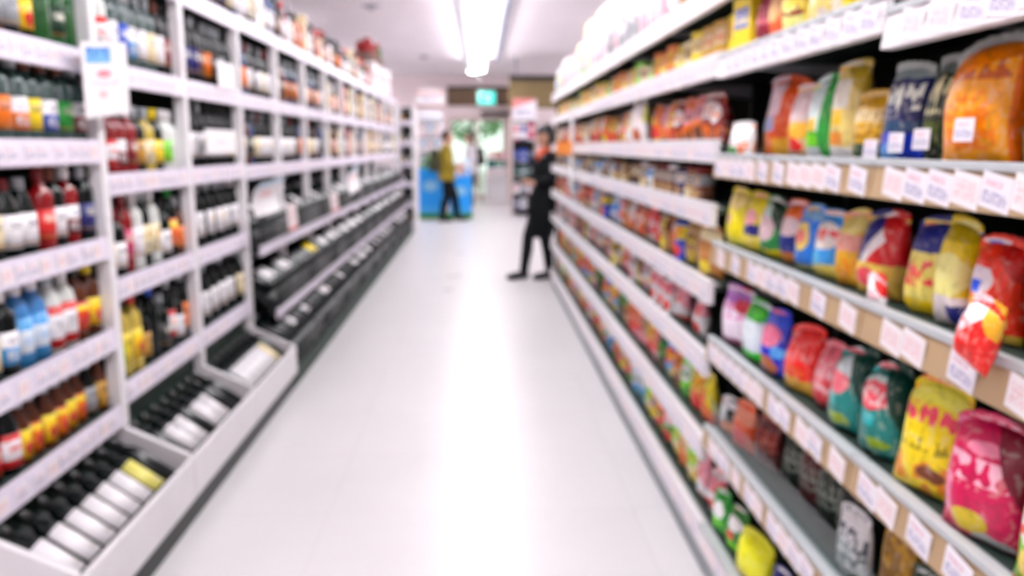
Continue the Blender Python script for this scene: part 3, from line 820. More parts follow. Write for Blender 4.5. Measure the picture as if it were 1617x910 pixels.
# wrapped goods
BAGS = {}
def bag_mesh(key, w, h, t, seed, fat=.5, taper=.06, nx=12, nz=16):
    if key in BAGS:
        return BAGS[key]
    r = random.Random(seed)
    p1, p2, p3 = r.uniform(0, 6), r.uniform(0, 6), r.uniform(5, 9)
    topin, sag, wob, skew = r.uniform(.06, .24), r.uniform(.03, .13), r.uniform(-.06, .06), r.uniform(-.06, .06)
    grid = {}
    vs = []
    for j in range(nz + 1):
        v = j / nz
        for i in range(nx + 1):
            u = 2 * i / nx - 1
            prof = max(0.0, math.sin(PI * min(1, max(0, (v - .03) / .93)) ** .85)) ** fat
            T = t / 2 * max(0.0, 1 - abs(u) ** 2.4) ** .6 * prof
            T *= 1 + .22 * math.sin(u * p3 + p1) * abs(2 * v - 1) ** 1.5 + .07 * math.sin(5 * u + 7 * v + p2)
            T = max(T, .0007)
            x = w / 2 * u * (1 - taper * math.sin(PI * v) - topin * v ** 4 + .02 * math.sin(9 * v + p2) * abs(u)) + skew * w * v * v
            z = h * (v - sag * abs(u) ** 3 * v ** 5 + wob * u * v ** 3)
            lean = .012 * math.sin(PI * v + p1 * .2) * h
            if abs(u) == 1:
                grid[(0, i, j)] = grid[(1, i, j)] = len(vs)
                vs.append((x, lean, z))
            else:
                grid[(0, i, j)] = len(vs); vs.append((x, lean - T, z))
                grid[(1, i, j)] = len(vs); vs.append((x, lean + T, z))
    fs = []
    for j in range(nz):
        for i in range(nx):
            fs.append((grid[(0, i, j)], grid[(0, i + 1, j)], grid[(0, i + 1, j + 1)], grid[(0, i, j + 1)]))
            fs.append((grid[(1, i + 1, j)], grid[(1, i, j)], grid[(1, i, j + 1)], grid[(1, i + 1, j + 1)]))
    for j in (0, nz):
        for i in range(nx):
            q = (grid[(0, i, j)], grid[(1, i, j)], grid[(1, i + 1, j)], grid[(0, i + 1, j)])
            q = tuple(dict.fromkeys(q))
            if len(q) > 2:
                fs.append(q)
    me = MB().add(vs, fs, True).mesh('bag'); me.materials.append(None)
    # crimped top seal
    sm = MB()
    top = []
    for i in range(nx + 1):
        u = 2 * i / nx - 1
        top.append((w / 2 * u * (1 - topin + .02 * math.sin(9 + p2) * abs(u)) + skew * w, .012 * math.sin(PI + p1 * .2) * h, h * (1 - sag * abs(u) ** 3 + wob * u)))
    vs = []
    for i, (x, y, z) in enumerate(top):
        d = .0022 if i % 2 else .0012
        for yy, zz in ((-d, -.004), (d, -.004), (d, .012 + .002 * (i % 2)), (-d, .012 + .002 * (i % 2))):
            vs.append((x, y + yy, z + zz))
    fs = [(4 * i + q, 4 * i + (q + 1) % 4, 4 * i + 4 + (q + 1) % 4, 4 * i + 4 + q) for i in range(nx) for q in range(4)] + [(0, 1, 2, 3), (4 * nx + 3, 4 * nx + 2, 4 * nx + 1, 4 * nx)]
    sm.add(vs, fs)
    se = sm.mesh('seal'); se.materials.append(None)
    BAGS[key] = (me, se)
    return BAGS[key]

def bag(name, w, h, t, m, loc, rz, label, group=None, seed=0, tilt=0.0, seal=None, roll=0.0, sticker=None, fat=.5, cat='snack bag'):
    key = (round(w, 3), round(h, 3), round(t, 3), seed)
    me, se = bag_mesh(key, w, h, t, seed, fat)
    rot = (Matrix.Rotation(rz, 4, 'Z') @ Matrix.Rotation(tilt, 4, 'X') @ Matrix.Rotation(roll, 4, 'Y')).to_euler()
    o = obj(name, me, loc=loc, rot=rot, mat=m)
    tag(o, label, cat, group)
    obj('top_seal', se, o, mat=seal or m)
    if sticker:
        su, sv = sticker
        v = sv
        y = -t / 2 * 1.12 - .001
        obj('price_sticker', MB().box(-.019, .019, y - .001, y, -.018, .018).mesh('price_sticker', M_TAG), o, (w * (su - .5), 0, h * sv))
    return o

# the named bags of the two near bays: (shelf, Y from, Y to, height, art, words)
A = art
F_WHITE_TEAL = A('wrap_white_over_teal', DGRN, [('b', .55, 1.1, W), ('t', .2, .8, .6, .85, PINK, 6, 4), ('t', .15, .85, .15, .4, (.55, .65, .65), 6, 5)])
F_ORANGE = A('wrap_orange_white_flash', (0.90, 0.36, 0.10), [('n', 0, .5, ORG, 5), ('r', .0, .42, .55, .95, (.93, .82, .85)), ('r', .05, .3, .35, .55, (.70, .70, .85)), ('r', .25, .8, 0, .25, (.97, .70, .15))])
F_PEACH = A('wrap_peach_white', (0.90, 0.76, 0.62), [('b', .55, 1.1, (.93, .84, .84)), ('b', .30, .52, (.93, .72, .28)), ('e', .45, .2, .28, .1, RED), ('b', 0, .12, (.75, .6, .5))])
F_GREENW = A('wrap_green_white', (0.16, 0.60, 0.24), [('r', 0, .62, .35, .95, (.86, .91, .90)), ('r', 0, .55, .35, .52, (.90, .76, .25)), ('r', 0, .6, .18, .32, LIME), ('r', 0, .62, 0, .16, (.88, .90, .92))])
F_CREAMG = A('wrap_cream_gold', (0.88, 0.80, 0.52), [('d', .5, 1.15, (.70, .60, .18)), ('r', 0, .7, .55, .85, (.90, .88, .82)), ('r', 0, .6, .38, .55, (.90, .74, .2)), ('r', 0, .65, .17, .3, (.92, .6, .25)), ('r', 0, .8, 0, .15, W)])
F_GOLD = A('wrap_gold_cream_band', (0.80, 0.63, 0.16), [('b', .60, .78, (.88, .80, .62)), ('t', .1, .9, .62, .76, (.65, .5, .2), 8, 5), ('b', 0, .28, (.20, .30, .18)), ('t', .1, .9, .35, .55, (.62, .46, .12), 7, 5)])
F_NAVY = A('wrap_navy_white_letters', (0.06, 0.10, 0.30), [('b', .88, 1.1, (.55, .60, .60)), ('t', .1, .9, .55, .82, (.90, .91, .86), 5, 4), ('b', 0, .32, (.08, .22, .70)), ('e', .3, .1, .25, .12, (.35, .6, .85)), ('b', .34, .44, (.12, .26, .38))])
F_OLIVE = A('wrap_dark_olive', (0.12, 0.16, 0.10), [('b', .88, 1.1, (.45, .5, .48)), ('t', .1, .9, .5, .85, (.86, .84, .68), 5, 4), ('t', .1, .9, .2, .42, (.35, .4, .2), 6, 5)])
F_BIGOR = A('wrap_big_orange', (0.95, 0.62, 0.08), [('b', .86, 1.1, (.78, .42, .12)), ('t', .18, .85, .70, .86, (.72, .36, .06), 6, 4), ('d', -.35, .62, (.92, .52, .08)), ('t', .15, .8, .15, .6, (.88, .50, .06), 4, 7), ('r', .88, 1.1, 0, 1.1, (.85, .42, .08))], warp=.02)
F_DKGRN = A('wrap_dark_green', (0.08, 0.20, 0.11), [('t', .1, .9, .3, .6, (.3, .45, .3), 6, 5), ('t', .1, .9, .08, .2, (.7, .75, .65), 6, 5)])
F_YEL = A('wrap_yellow', (0.97, 0.88, 0.10), [('e', .5, .85, .4, .18, (.95, .85, .55)), ('e', .4, .5, .16, .12, (.80, .65, .55)), ('b', 0, .14, (.98, .93, .4))])
F_YELB = A('wrap_yellow_blue_patch', (0.93, 0.86, 0.25), [('r', .2, .85, .3, .5, NAVY), ('e', .45, .62, .3, .14, (.92, .66, .68)), ('n', 0, .28, (.95, .86, .5), 6)])
F_GRNP = A('wrap_green_pink', (0.12, 0.55, 0.28), [('e', .45, .6, .36, .32, (.86, .76, .78)), ('e', .55, .82, .25, .12, (.80, .9, .85)), ('d', .9, 1.3, DGRN), ('r', .3, .9, 0, .15, YEL)])
F_ORN = A('wrap_orange_navy', (0.10, 0.18, 0.50), [('b', .5, 1.1, (.92, .45, .22)), ('e', .5, .62, .38, .16, (.95, .86, .86)), ('b', 0, .2, (.85, .55, .25))])
F_BLU = A('wrap_blue_yellow_logo', (0.12, 0.50, 0.86), [('e', .45, .55, .3, .24, (.93, .84, .50)), ('e', .45, .55, .18, .12, (.88, .5, .45)), ('b', .84, 1.1, (.60, .78, .92)), ('b', 0, .1, (.85, .85, .6))])
F_BLUW = A('wrap_blue_white_letters', (0.25, 0.62, 0.90), [('e', .5, .68, .46, .22, (.95, .92, .90)), ('t', .15, .85, .6, .78, (.90, .35, .35), 5, 4), ('b', 0, .24, (.93, .86, .45)), ('e', .3, .3, .2, .12, (.4, .75, .9))])
F_CHEESE = A('wrap_cheese_yellow', (0.94, 0.72, 0.18), [('e', .5, .85, .45, .16, (.93, .86, .55)), ('b', .5, .72, (.93, .66, .60)), ('n', 0, .4, (.93, .58, .08), 5)])
F_REDW = A('wrap_red_white_navy', (0.78, 0.10, 0.12), [('d', -.9, .05, (.93, .90, .90)), ('d', -1.4, .05, NAVY), ('b', 0, .42, (.93, .80, .40)), ('e', .45, .24, .3, .12, (.88, .35, .4)), ('d', 1.0, 1.45, (.75, .08, .10))])
F_NAVYY = A('wrap_navy_pale_yellow', (0.10, 0.14, 0.45), [('b', 0, .68, (.94, .88, .50)), ('t', .12, .85, .3, .6, (.88, .30, .32), 6, 4), ('b', 0, .18, (.93, .82, .12)), ('r', .0, .14, 0, .7, NAVY)])
F_YELC = A('wrap_yellow_cream', (0.90, 0.80, 0.15), [('e', .5, .5, .42, .22, (.96, .92, .62)), ('b', 0, .3, (.92, .88, .88)), ('r', .55, 1, .02, .22, NAVY), ('b', .82, 1.1, (.75, .66, .12))])
F_ORR = A('wrap_orange_red', (0.90, 0.22, 0.10), [('e', .35, .62, .28, .14, (.90, .86, .88)), ('r', .22, .45, .5, .62, BLU), ('e', .45, .25, .4, .22, (.92, .68, .18)), ('b', 0, .1, (.95, .82, .40)), ('d', .8, 1.35, (.70, .08, .06))])
F_REDF = A('wrap_red_white_flash', (0.88, 0.12, 0.10), [('d', -1.1, .15, (.95, .90, .92)), ('t', .1, .6, .4, .7, (.9, .5, .5), 5, 4), ('d', .9, 1.45, (.93, .70, .20))])
F_GRNB = A('wrap_bright_green', (0.08, 0.50, 0.18), [('b', .72, .95, (.90, .90, .86)), ('d', 1.2, 1.4, (.85, .85, .15)), ('e', .5, .35, .3, .2, (.1, .4, .14)), ('e', .4, .62, .2, .08, RED)])
F_PURW = A('wrap_white_purple', (0.93, 0.88, 0.93), [('b', .78, 1.1, (.66, .40, .72)), ('t', .1, .8, .5, .78, (.85, .55, .75), 6, 4), ('e', .7, .75, .2, .12, (.75, .2, .3)), ('b', 0, .15, (.5, .15, .35))])
F_GRW = A('wrap_white_green_ends', (0.86, 0.90, 0.92), [('b', .72, 1.1, (.12, .68, .14)), ('e', .55, .84, .2, .08, (.4, .85, .3)), ('b', 0, .2, (.08, .80, .10))])
F_BLR = A('wrap_blue_pink_logo', (0.06, 0.14, 0.70), [('e', .45, .65, .34, .18, (.88, .50, .62)), ('b', .82, 1.1, (.12, .30, .80)), ('e', .4, .18, .35, .15, (.72, .42, .2)), ('e', .75, .42, .18, .09, (.35, .65, .9))])
F_REDX = A('wrap_red_pink_letters', (0.90, 0.10, 0.08), [('t', .12, .85, .5, .85, (.95, .5, .5), 5, 5), ('b', 0, .25, (.85, .68, .25)), ('e', .5, .35, .3, .08, (.93, .35, .12))])
F_PNK = A('wrap_dusty_pink', (0.80, 0.20, 0.24), [('b', .5, 1.1, (.88, .45, .50)), ('t', .1, .9, .3, .8, (.93, .72, .74), 5, 5), ('b', 0, .15, (.55, .1, .12))])
F_TEAL = A('wrap_teal_red_logo', (0.02, 0.46, 0.44), [('e', .40, .74, .36, .16, (.80, .86, .84)), ('e', .40, .70, .32, .15, (.86, .34, .40)), ('t', .1, .7, .60, .80, (.95, .80, .80), 5, 5), ('r', .05, .5, .38, .52, (.12, .66, .68)), ('e', .55, .20, .26, .055, (.55, .66, .15)), ('d', 1.4, 1.62, (.02, .24, .20))])
F_TEAL2 = A('wrap_teal_white_top', (0.02, 0.48, 0.46), [('e', .55, .82, .30, .12, (.85, .9, .9)), ('e', .35, .62, .3, .14, (.85, .45, .50)), ('r', .05, .45, .32, .5, (.10, .62, .62)), ('e', .45, .18, .3, .07, (.6, .68, .2)), ('d', 1.4, 1.62, (.02, .26, .22))])
F_YBIG = A('wrap_yellow_red_letters', (0.95, 0.84, 0.08), [('b', .82, 1.1, (.97, .92, .40)), ('t', .06, .92, .64, .80, (.88, .32, .40), 5, 4), ('t', .1, .9, .40, .52, (.62, .55, .05), 6, 5), ('n', 0, .32, (.85, .55, .08), 4), ('e', .62, .22, .18, .07, (.45, .22, .08))], warp=.02)
F_MAG = A('wrap_magenta_pale_letters', (0.74, 0.07, 0.32), [('t', .06, .80, .52, .72, (.96, .72, .78), 4, 4), ('e', .5, .80, .2, .05, (.90, .55, .65)), ('r', .0, .22, .2, .52, (.85, .48, .62)), ('e', .42, .19, .2, .10, (.82, .74, .20)), ('e', .64, .06, .22, .055, (.78, .80, .80)), ('d', 1.5, 1.75, (.45, .04, .16))], warp=.02)
F_GARD = A('wrap_yellow_green_picture', (0.50, 0.72, 0.18), [('b', .72, 1.1, (.93, .74, .12)), ('n', .45, .85, (.93, .90, .90), 6), ('t', .1, .9, .5, .62, RED, 5, 5), ('e', .4, .25, .28, .24, (.90, .80, .35)), ('b', 0, .08, (.8, .55, .2))], warp=.02)

def near_bag(shelf_i, ya, yb, h, m, words, depth=.065, x=None, seed=0, seal=None, sticker=None, tilt=R(-3), turn=14, roll=0.0, name='snack_bag', t=.075, fat=.5):
    w = abs(ya - yb) * .96
    h = h * .94
    zc = NEAR[shelf_i] + .0270
    yc = (ya + yb) / 2
    bag(name, w, h, t, m, (x or RX + depth, yc, zc + w / 2 * math.sin(abs(roll)) + (.002 if roll else 0)), R(-90 + turn), f'{words} on the {NSH[shelf_i]} snack shelf', f'near bags on the {NSH[shelf_i]} snack shelf', seed=seed, seal=seal, sticker=sticker, tilt=tilt, roll=roll, fat=fat)

SEAL_G = solid('grey_seal', (0.66, 0.68, 0.66), .35)
# chest-high shelf
near_bag(4, 2.485, 2.345, .10, A('pack_white_green_food', W, [('n', 0, .5, ORG, 5), ('e', .3, .2, .25, .15, GRN)]), 'small white packet with green print by the step', .05, seed=1, t=.05)
near_bag(4, 2.445, 2.35, .145, A('pack_peach_food', (.9, .65, .45), [('b', .55, 1.1, (.75, .80, .92)), ('n', 0, .5, (.92, .5, .15), 5)]), 'peach and pale blue packet beside the red-orange bag', .135, seed=2, t=.05)
near_bag(4, 2.34, 2.10, .225, F_ORANGE, 'plump red-orange bag with a white flash', .12, seed=3)
near_bag(4, 2.095, 1.985, .185, F_PEACH, 'peach and white bag between the orange and green-white bags', .085, seed=4)
near_bag(4, 1.98, 1.855, .20, F_GREENW, 'green and white bag with lime band', .085, seed=5)
near_bag(4, 1.85, 1.73, .22, F_CREAMG, 'tall cream bag with gold upper corner', .085, seed=6)
near_bag(4, 1.725, 1.60, .145, F_GOLD, 'short gold bag with cream band', .085, seed=7, sticker=(.8, .2))
near_bag(4, 1.60, 1.475, .19, F_NAVY, 'navy bag with big white lettering', .08, seed=8, seal=SEAL_G, sticker=(.7, .22))
near_bag(4, 1.468, 1.375, .192, F_OLIVE, 'dark olive bag with pale lettering', .09, seed=9, seal=SEAL_G, sticker=(.4, .25))
near_bag(4, 1.365, 1.195, .205, F_BIGOR, 'big bright orange bag with grey top seal', .07, seed=10, seal=SEAL_G, sticker=(.55, .3), t=.085)
near_bag(4, 1.19, 1.06, .16, F_DKGRN, 'dark green bag beyond the big bright orange bag', .09, seed=11)
near_bag(4, 1.05, .90, .19, F_GOLD, 'gold bag at the near end', .09, seed=12)
# waist-high shelf
near_bag(3, 2.49, 2.365, .175, F_YEL, 'plain yellow bag at the step in the shelving', .06, seed=13)
near_bag(3, 2.36, 2.24, .17, F_YELB, 'yellow bag with a blue patch', .07, seed=14)
near_bag(3, 2.235, 2.115, .165, F_GRNP, 'green bag with pink picture', .075, seed=15)
near_bag(3, 2.11, 2.0, .165, F_ORN, 'orange-topped navy bag', .085, seed=16)
near_bag(3, 1.995, 1.885, .16, F_BLU, 'blue bag with round yellow logo', .08, seed=17)
near_bag(3, 1.88, 1.77, .155, F_BLUW, 'light blue bag with white oval', .08, seed=18)
near_bag(3, 1.765, 1.665, .165, F_CHEESE, 'cheese-yellow bag', .08, seed=19)
near_bag(3, 1.66, 1.515, .175, F_REDW, 'red bag with white and navy flash', .08, seed=20)
near_bag(3, 1.465, 1.365, .178, F_NAVYY, 'pale yellow bag with navy top', .08, seed=21)
near_bag(3, 1.36, 1.27, .185, F_YELC, 'yellow bag with cream middle', .075, seed=22)
near_bag(3, 1.262, 1.155, .165, F_ORR, 'orange-red bag with golden food picture', .075, seed=23)
near_bag(3, 1.10, .98, .15, F_GRNB, 'bright green bag', .07, seed=24)
bag('snack_bag', .05, .05, .028, A('wrap_white_red_corner', W, [('d', 1.0, 1.3, RED), ('t', .2, .8, .3, .6, PINK, 5, 5)]), (RX + .032, 1.50, NEAR[3] + .0275), R(-75), 'tiny white and red packet before the red bag on the waist-high snack shelf', 'near bags on the waist-high snack shelf', seed=25)
bag('snack_bag', .075, .095, .045, F_REDF, (RX - .034, 1.095, NEAR[3] + .024), R(-84), 'red and white bag hanging over the lip of the waist-high snack shelf', 'near bags on the waist-high snack shelf', seed=26, tilt=R(2), roll=R(20))
# knee-high shelf
near_bag(2, 2.49, 2.29, .185, F_PURW, 'white bag with purple top', .06, seed=30, t=.07)
near_bag(2, 2.28, 2.145, .175, F_GRW, 'white bag with bright green ends', .06, seed=31, t=.08)
near_bag(2, 2.135, 2.0, .18, F_BLR, 'deep blue bag with pink logo', .06, seed=32)
near_bag(2, 1.99, 1.84, .175, F_REDX, 'scarlet bag with pink lettering', .07, seed=33)
near_bag(2, 1.835, 1.715, .165, F_PNK, 'dusty pink bag', .08, seed=34)
near_bag(2, 1.705, 1.575, .185, F_TEAL2, 'teal bag with white cap mark', .07, seed=35, t=.10, fat=.3, turn=20)
near_bag(2, 1.555, 1.425, .192, F_TEAL, 'teal bag with big red logo', .07, seed=36, t=.10, fat=.3, turn=20)
near_bag(2, 1.385, 1.235, .215, F_YBIG, 'big yellow bag with red lettering', .05, seed=37, t=.06, turn=22, roll=R(3))
near_bag(2, 1.222, 1.06, .205, F_MAG, 'big magenta bag with pale lettering', .05, seed=38, t=.085, turn=22)
near_bag(2, 1.045, .90, .16, F_GARD, 'yellow and green picture bag', .05, seed=39, t=.07, turn=22)
# shin-high shelf
near_bag(1, 2.49, 2.37, .115, A('pack_white_black_orange', W, [('b', .0, .4, ORG), ('r', .5, 1, .4, .8, BLK)]), 'white packet with orange foot at the step in the shelving', .06, seed=40, t=.05)
near_bag(1, 2.36, 2.23, .15, A('pack_orange_red', (.90, .36, .14), [('b', .6, .9, (.9, .6, .5)), ('e', .5, .3, .3, .2, RED)]), 'orange-red packet', .06, seed=41, t=.05)
near_bag(1, 2.22, 2.09, .15, A('pack_maroon_dark', (.35, .08, .08), [('t', .1, .9, .4, .8, (.7, .3, .25), 5, 5)]), 'dark maroon packet', .08, seed=42, t=.05)
for q, (ya, c) in enumerate(((2.08, 'dark-green'), (1.96, 'maroon'), (1.85, 'dark-green'), (1.74, 'black'))):  # packets in darker tones of the named colours
    near_bag(1, ya, ya - .10, .16, A(f'pack_darker_{c}'.replace('-', '_'), tuple(v * .6 for v in NAMED[c]), [('t', .1, .9, .3, .7, (.6, .62, .58), 5, 6)]), f'{c} packet, {ORD[q]} of the dark ones behind the clear guard', .11, seed=43 + q, t=.05)
near_bag(1, 1.625, 1.515, .145, A('pack_white_grey_letters', W, [('t', .1, .9, .2, .8, (.35, .38, .42), 5, 6)]), 'white packet with dark lettering behind the clear guard', .06, seed=47, t=.05)
near_bag(1, 1.50, 1.39, .19, A('pack_golden_brown', (.55, .40, .10), [('n', 0, 1, (.75, .58, .2), 5)]), 'golden brown packet behind the clear guard', .09, seed=48, t=.05)
near_bag(1, 1.37, 1.24, .14, A('pack_dark_green_red', DGRN, [('e', .6, .3, .3, .2, RED), ('t', .1, .9, .5, .8, W, 5, 5)]), 'dark green packet with red mark behind the clear guard', .08, seed=49, t=.05)
# floor-level shelf
near_bag(0, 2.49, 2.38, .15, A('pack_green_white', GRN, [('e', .5, .6, .3, .2, W), ('t', .1, .9, .2, .4, LIME, 5, 5)]), 'green packet with white mark at the step in the shelving', .05, seed=50, t=.05)
near_bag(0, 2.37, 2.25, .15, A('pack_green_lime', (.1, .45, .15), [('e', .5, .7, .35, .15, W), ('b', 0, .3, LIME), ('e', .4, .4, .2, .1, RED)]), 'green and lime packet', .06, seed=51, t=.05)
near_bag(0, 2.22, 2.03, .16, A('pack_bright_yellow', (.90, .90, .05), [('b', 0, .25, (.85, .78, .05))]), 'large bright yellow packet', .05, seed=52, t=.07)
for q, (ya, c) in enumerate(((2.0, 'navy'), (1.87, 'green'), (1.74, 'orange'), (1.61, 'red'))):
    near_bag(0, ya, ya - .115, .15, A(f'pack_low_{c}', NAMED[c], [('e', .5, .6, .3, .2, W)]), f'{c} packet nearer than the bright yellow one', .06, seed=53 + q, t=.05)

# boxes and bags on the eye-high shelf of the near bays
eye = [(2.46, 2.34, .16, 'box', ('yellow', 'blue', 'cream')), (2.33, 2.23, .18, 'bag', A('wrap_plum_red', (.55, .10, .22), [('t', .1, .9, .4, .9, (.8, .45, .5), 6, 6), ('b', 0, .2, RED)])),
       (2.22, 2.14, .19, 'bag', A('wrap_coral', (.92, .45, .30), [('e', .5, .6, .35, .25, (.95, .75, .55))])), (2.13, 1.97, .18, 'bag', A('wrap_sunny', (.96, .84, .30), [('e', .5, .3, .3, .2, (.95, .93, .6)), ('t', .2, .8, .35, .5, MAR, 4, 5), ('b', .8, 1.1, ORG)])),
       (1.96, 1.80, .17, 'bag', A('wrap_pale_sunny', (.93, .85, .55), [('n', 0, 1, (.95, .90, .85), 4), ('b', .7, 1.1, (.9, .75, .3))])), (1.79, 1.66, .17, 'bag', A('wrap_lemon_orange', (.95, .88, .20), [('d', 1.0, 1.2, ORG), ('b', 0, .2, CREAM)])),
       (1.65, 1.52, .12, 'bag', A('wrap_orange_plain', (.93, .50, .14), [('e', .5, .5, .3, .2, YEL)]))]
for q, (ya, yb, h, kd, m) in enumerate(eye):
    lb = f'{["yellow box with blue label", "plum-red bag", "coral bag", "sunny yellow bag", "pale yellow bag", "lemon bag with orange corner", "short orange bag"][q]} on the eye-high snack shelf near the step'
    NT = (NEAR2 if yb > 1.48 else NEAR)[5] + .0270
    if kd == 'box':
        carton('snack_box', .115, .07, h, m, (RX + .06, (ya + yb) / 2, NT), R(-82), lb, None)
    else:
        bag('snack_bag', ya - yb, h * .84, .075, m, (RX + .07, (ya + yb) / 2, NT), R(-78), lb, None, seed=60 + q)
tray_me = MB()
tray_me.box(-.10, .10, -.07, .07, 0, .006).box(-.10, -.095, -.07, .07, .006, .055).box(.095, .10, -.07, .07, .006, .055).box(-.095, .095, -.07, -.065, .006, .055).box(-.095, .095, .065, .07, .006, .055)
tray_me = tray_me.mesh('display_tray'); tray_me.materials.append(None)
NT = NEAR[5] + .0270
for q in range(4):
    y = 1.36 - .22 * q
    tag(obj('display_tray', tray_me, loc=(RX + .10, y, NT), rot=(0, 0, R(-90)), mat=CAPS['silver']), f'open grey display tray, {ORD[q]} toward the camera on the eye-high snack shelf', 'tray', 'display trays on the eye-high snack shelf')
    bag('snack_bag', .15, .15, .06, carton_art('sky-blue', 'white', 'navy'), (RX + .10, y, NT + .0065), R(-80), f'sky-blue bag standing in the {ORD[q]} display tray on the eye-high snack shelf', 'bags in the display trays', seed=70 + q)

# the far bays: rows of boxes, bags, jars and tubes with each shelf's own colours
JM = {}
def jar_mesh():
    if not JM:
        a = MB().lathe([(0, 0), (.036, 0), (.04, .006), (.04, .105), (.032, .122), (.030, .128), (0, .128)], 16).mesh('jar'); a.materials.append(None)
        b = MB().lathe([(.0, .1285), (.034, .1285), (.034, .148), (.031, .151), (0, .151)], 16).mesh('jar_lid'); b.materials.append(None)
        JM['j'] = (a, b)
        a = MB().lathe([(0, 0), (.035, 0), (.037, .004), (.037, .165), (.035, .168), (0, .168)], 16).mesh('tube'); a.materials.append(None)
        b = MB().lathe([(0, .1685), (.038, .1685), (.038, .182), (.036, .184), (0, .184)], 16).mesh('tube_lid'); b.materials.append(None)
        JM['t'] = (a, b)
    return JM
jar_mesh()
def wrapped(c1, c2, c3, style):
    nm = f'wrap_{c1}_{c2}_{c3}_{style}'.replace('-', '_')
    a, b, c = NAMED[c1], NAMED[c2], NAMED[c3]
    if style == 0:
        return art(nm, a, [('e', .5, .62, .34, .2, b), ('t', .2, .8, .55, .72, c, 6, 5), ('n', 0, .35, c, 5)], fine=.4)
    if style == 1:
        return art(nm, a, [('b', .55, .9, b), ('t', .15, .85, .6, .85, c, 6, 5), ('e', .55, .25, .28, .16, c)], fine=.4)
    return art(nm, a, [('d', .8, 1.05, b), ('t', .1, .7, .5, .75, c, 5, 5), ('b', 0, .14, c)], fine=.4)

def far_item(kind, cols, y, zs, x, r, label, group, hs=1.0, w=.11):
    rz = R(-90 + 10 + r.uniform(-8, 8))
    if kind == 'box':
        h = r.choice((.14, .16, .18)) * hs
        return carton('snack_box', w, .06, round(h, 3), cols, (x, y, zs), rz, f'{cols[0]} and {cols[1]} box, {label}', group)
    if kind == 'bag':
        sz = r.choice(((.12, .17), (.115, .155), (.125, .165)))
        v = r.randrange(3)
        return bag('snack_packet', min(sz[0], w + .01), round(sz[1] * hs, 3), .06, wrapped(*cols, v), (x + .01, y, zs), rz, f'{cols[0]} and {cols[1]} packet, {label}', group, seed=200 + v)
    j, l = JM['j' if kind == 'jar' else 't']
    o = obj('food_jar' if kind == 'jar' else 'snack_tube', j, loc=(x, y, zs), rot=(0, 0, rz), mat=wrapped(*cols, 1), scale=(1, 1, hs))
    tag(o, f'{cols[0]} and {cols[1]} {"jar" if kind == "jar" else "tube"}, {label}', 'jar' if kind == 'jar' else 'tube', group)
    obj('jar_lid', l, o, mat=CAPS[r.choice(('black', 'rust', 'gold', 'white', 'maroon'))])
    return o

PAL = {
    7: ('bag', [('off-white', 'pale-pink', 'grey'), ('off-white', 'cream', 'pale-pink'), ('pale-pink', 'off-white', 'white'), ('off-white', 'white', 'grey'), ('cream', 'off-white', 'pale-pink'), ('off-white', 'grey', 'lime')]),
    6: ('box', [('yellow', 'orange', 'cream'), ('gold', 'cream', 'orange'), ('orange', 'yellow', 'red'), ('yellow', 'cream', 'gold'), ('cream', 'tan', 'brown'), ('lime', 'cream', 'green'), ('tan', 'cream', 'gold')]),
    5: ('bag', [('orange', 'yellow', 'red'), ('red', 'orange', 'yellow'), ('orange', 'pink', 'brown'), ('maroon', 'white', 'orange'), ('white', 'cream', 'orange'), ('cream', 'white', 'brown')]),
    4: ('jar', [('tan', 'brown', 'cream'), ('brown', 'grey', 'tan'), ('white', 'sky-blue', 'grey'), ('tan', 'navy', 'cream'), ('brown', 'cream', 'black'), ('navy', 'white', 'tan')]),
    3: ('bag', [('brown', 'cream', 'tan'), ('red', 'pink', 'white'), ('white', 'sky-blue', 'blue'), ('tan', 'brown', 'yellow'), ('maroon', 'red', 'cream'), ('orange', 'white', 'red'), ('blue', 'yellow', 'red')]),
    2: ('bag', [('white', 'pink', 'red'), ('yellow', 'white', 'navy'), ('pink', 'orange', 'maroon'), ('cream', 'brown', 'yellow'), ('white', 'grey', 'pink'), ('brown', 'tan', 'pink')]),
    1: ('bag', [('dark-green', 'green', 'brown'), ('pink', 'tan', 'maroon'), ('orange', 'yellow', 'red'), ('sky-blue', 'red', 'yellow'), ('red', 'orange', 'pink'), ('lime', 'white', 'green'), ('tan', 'orange', 'brown')]),
    0: ('bag', [('red', 'orange', 'green'), ('yellow', 'gold', 'blue'), ('white', 'pink', 'red'), ('sky-blue', 'white', 'teal'), ('cream', 'lime', 'yellow'), ('orange', 'cream', 'gold'), ('green', 'white', 'red')]),
}
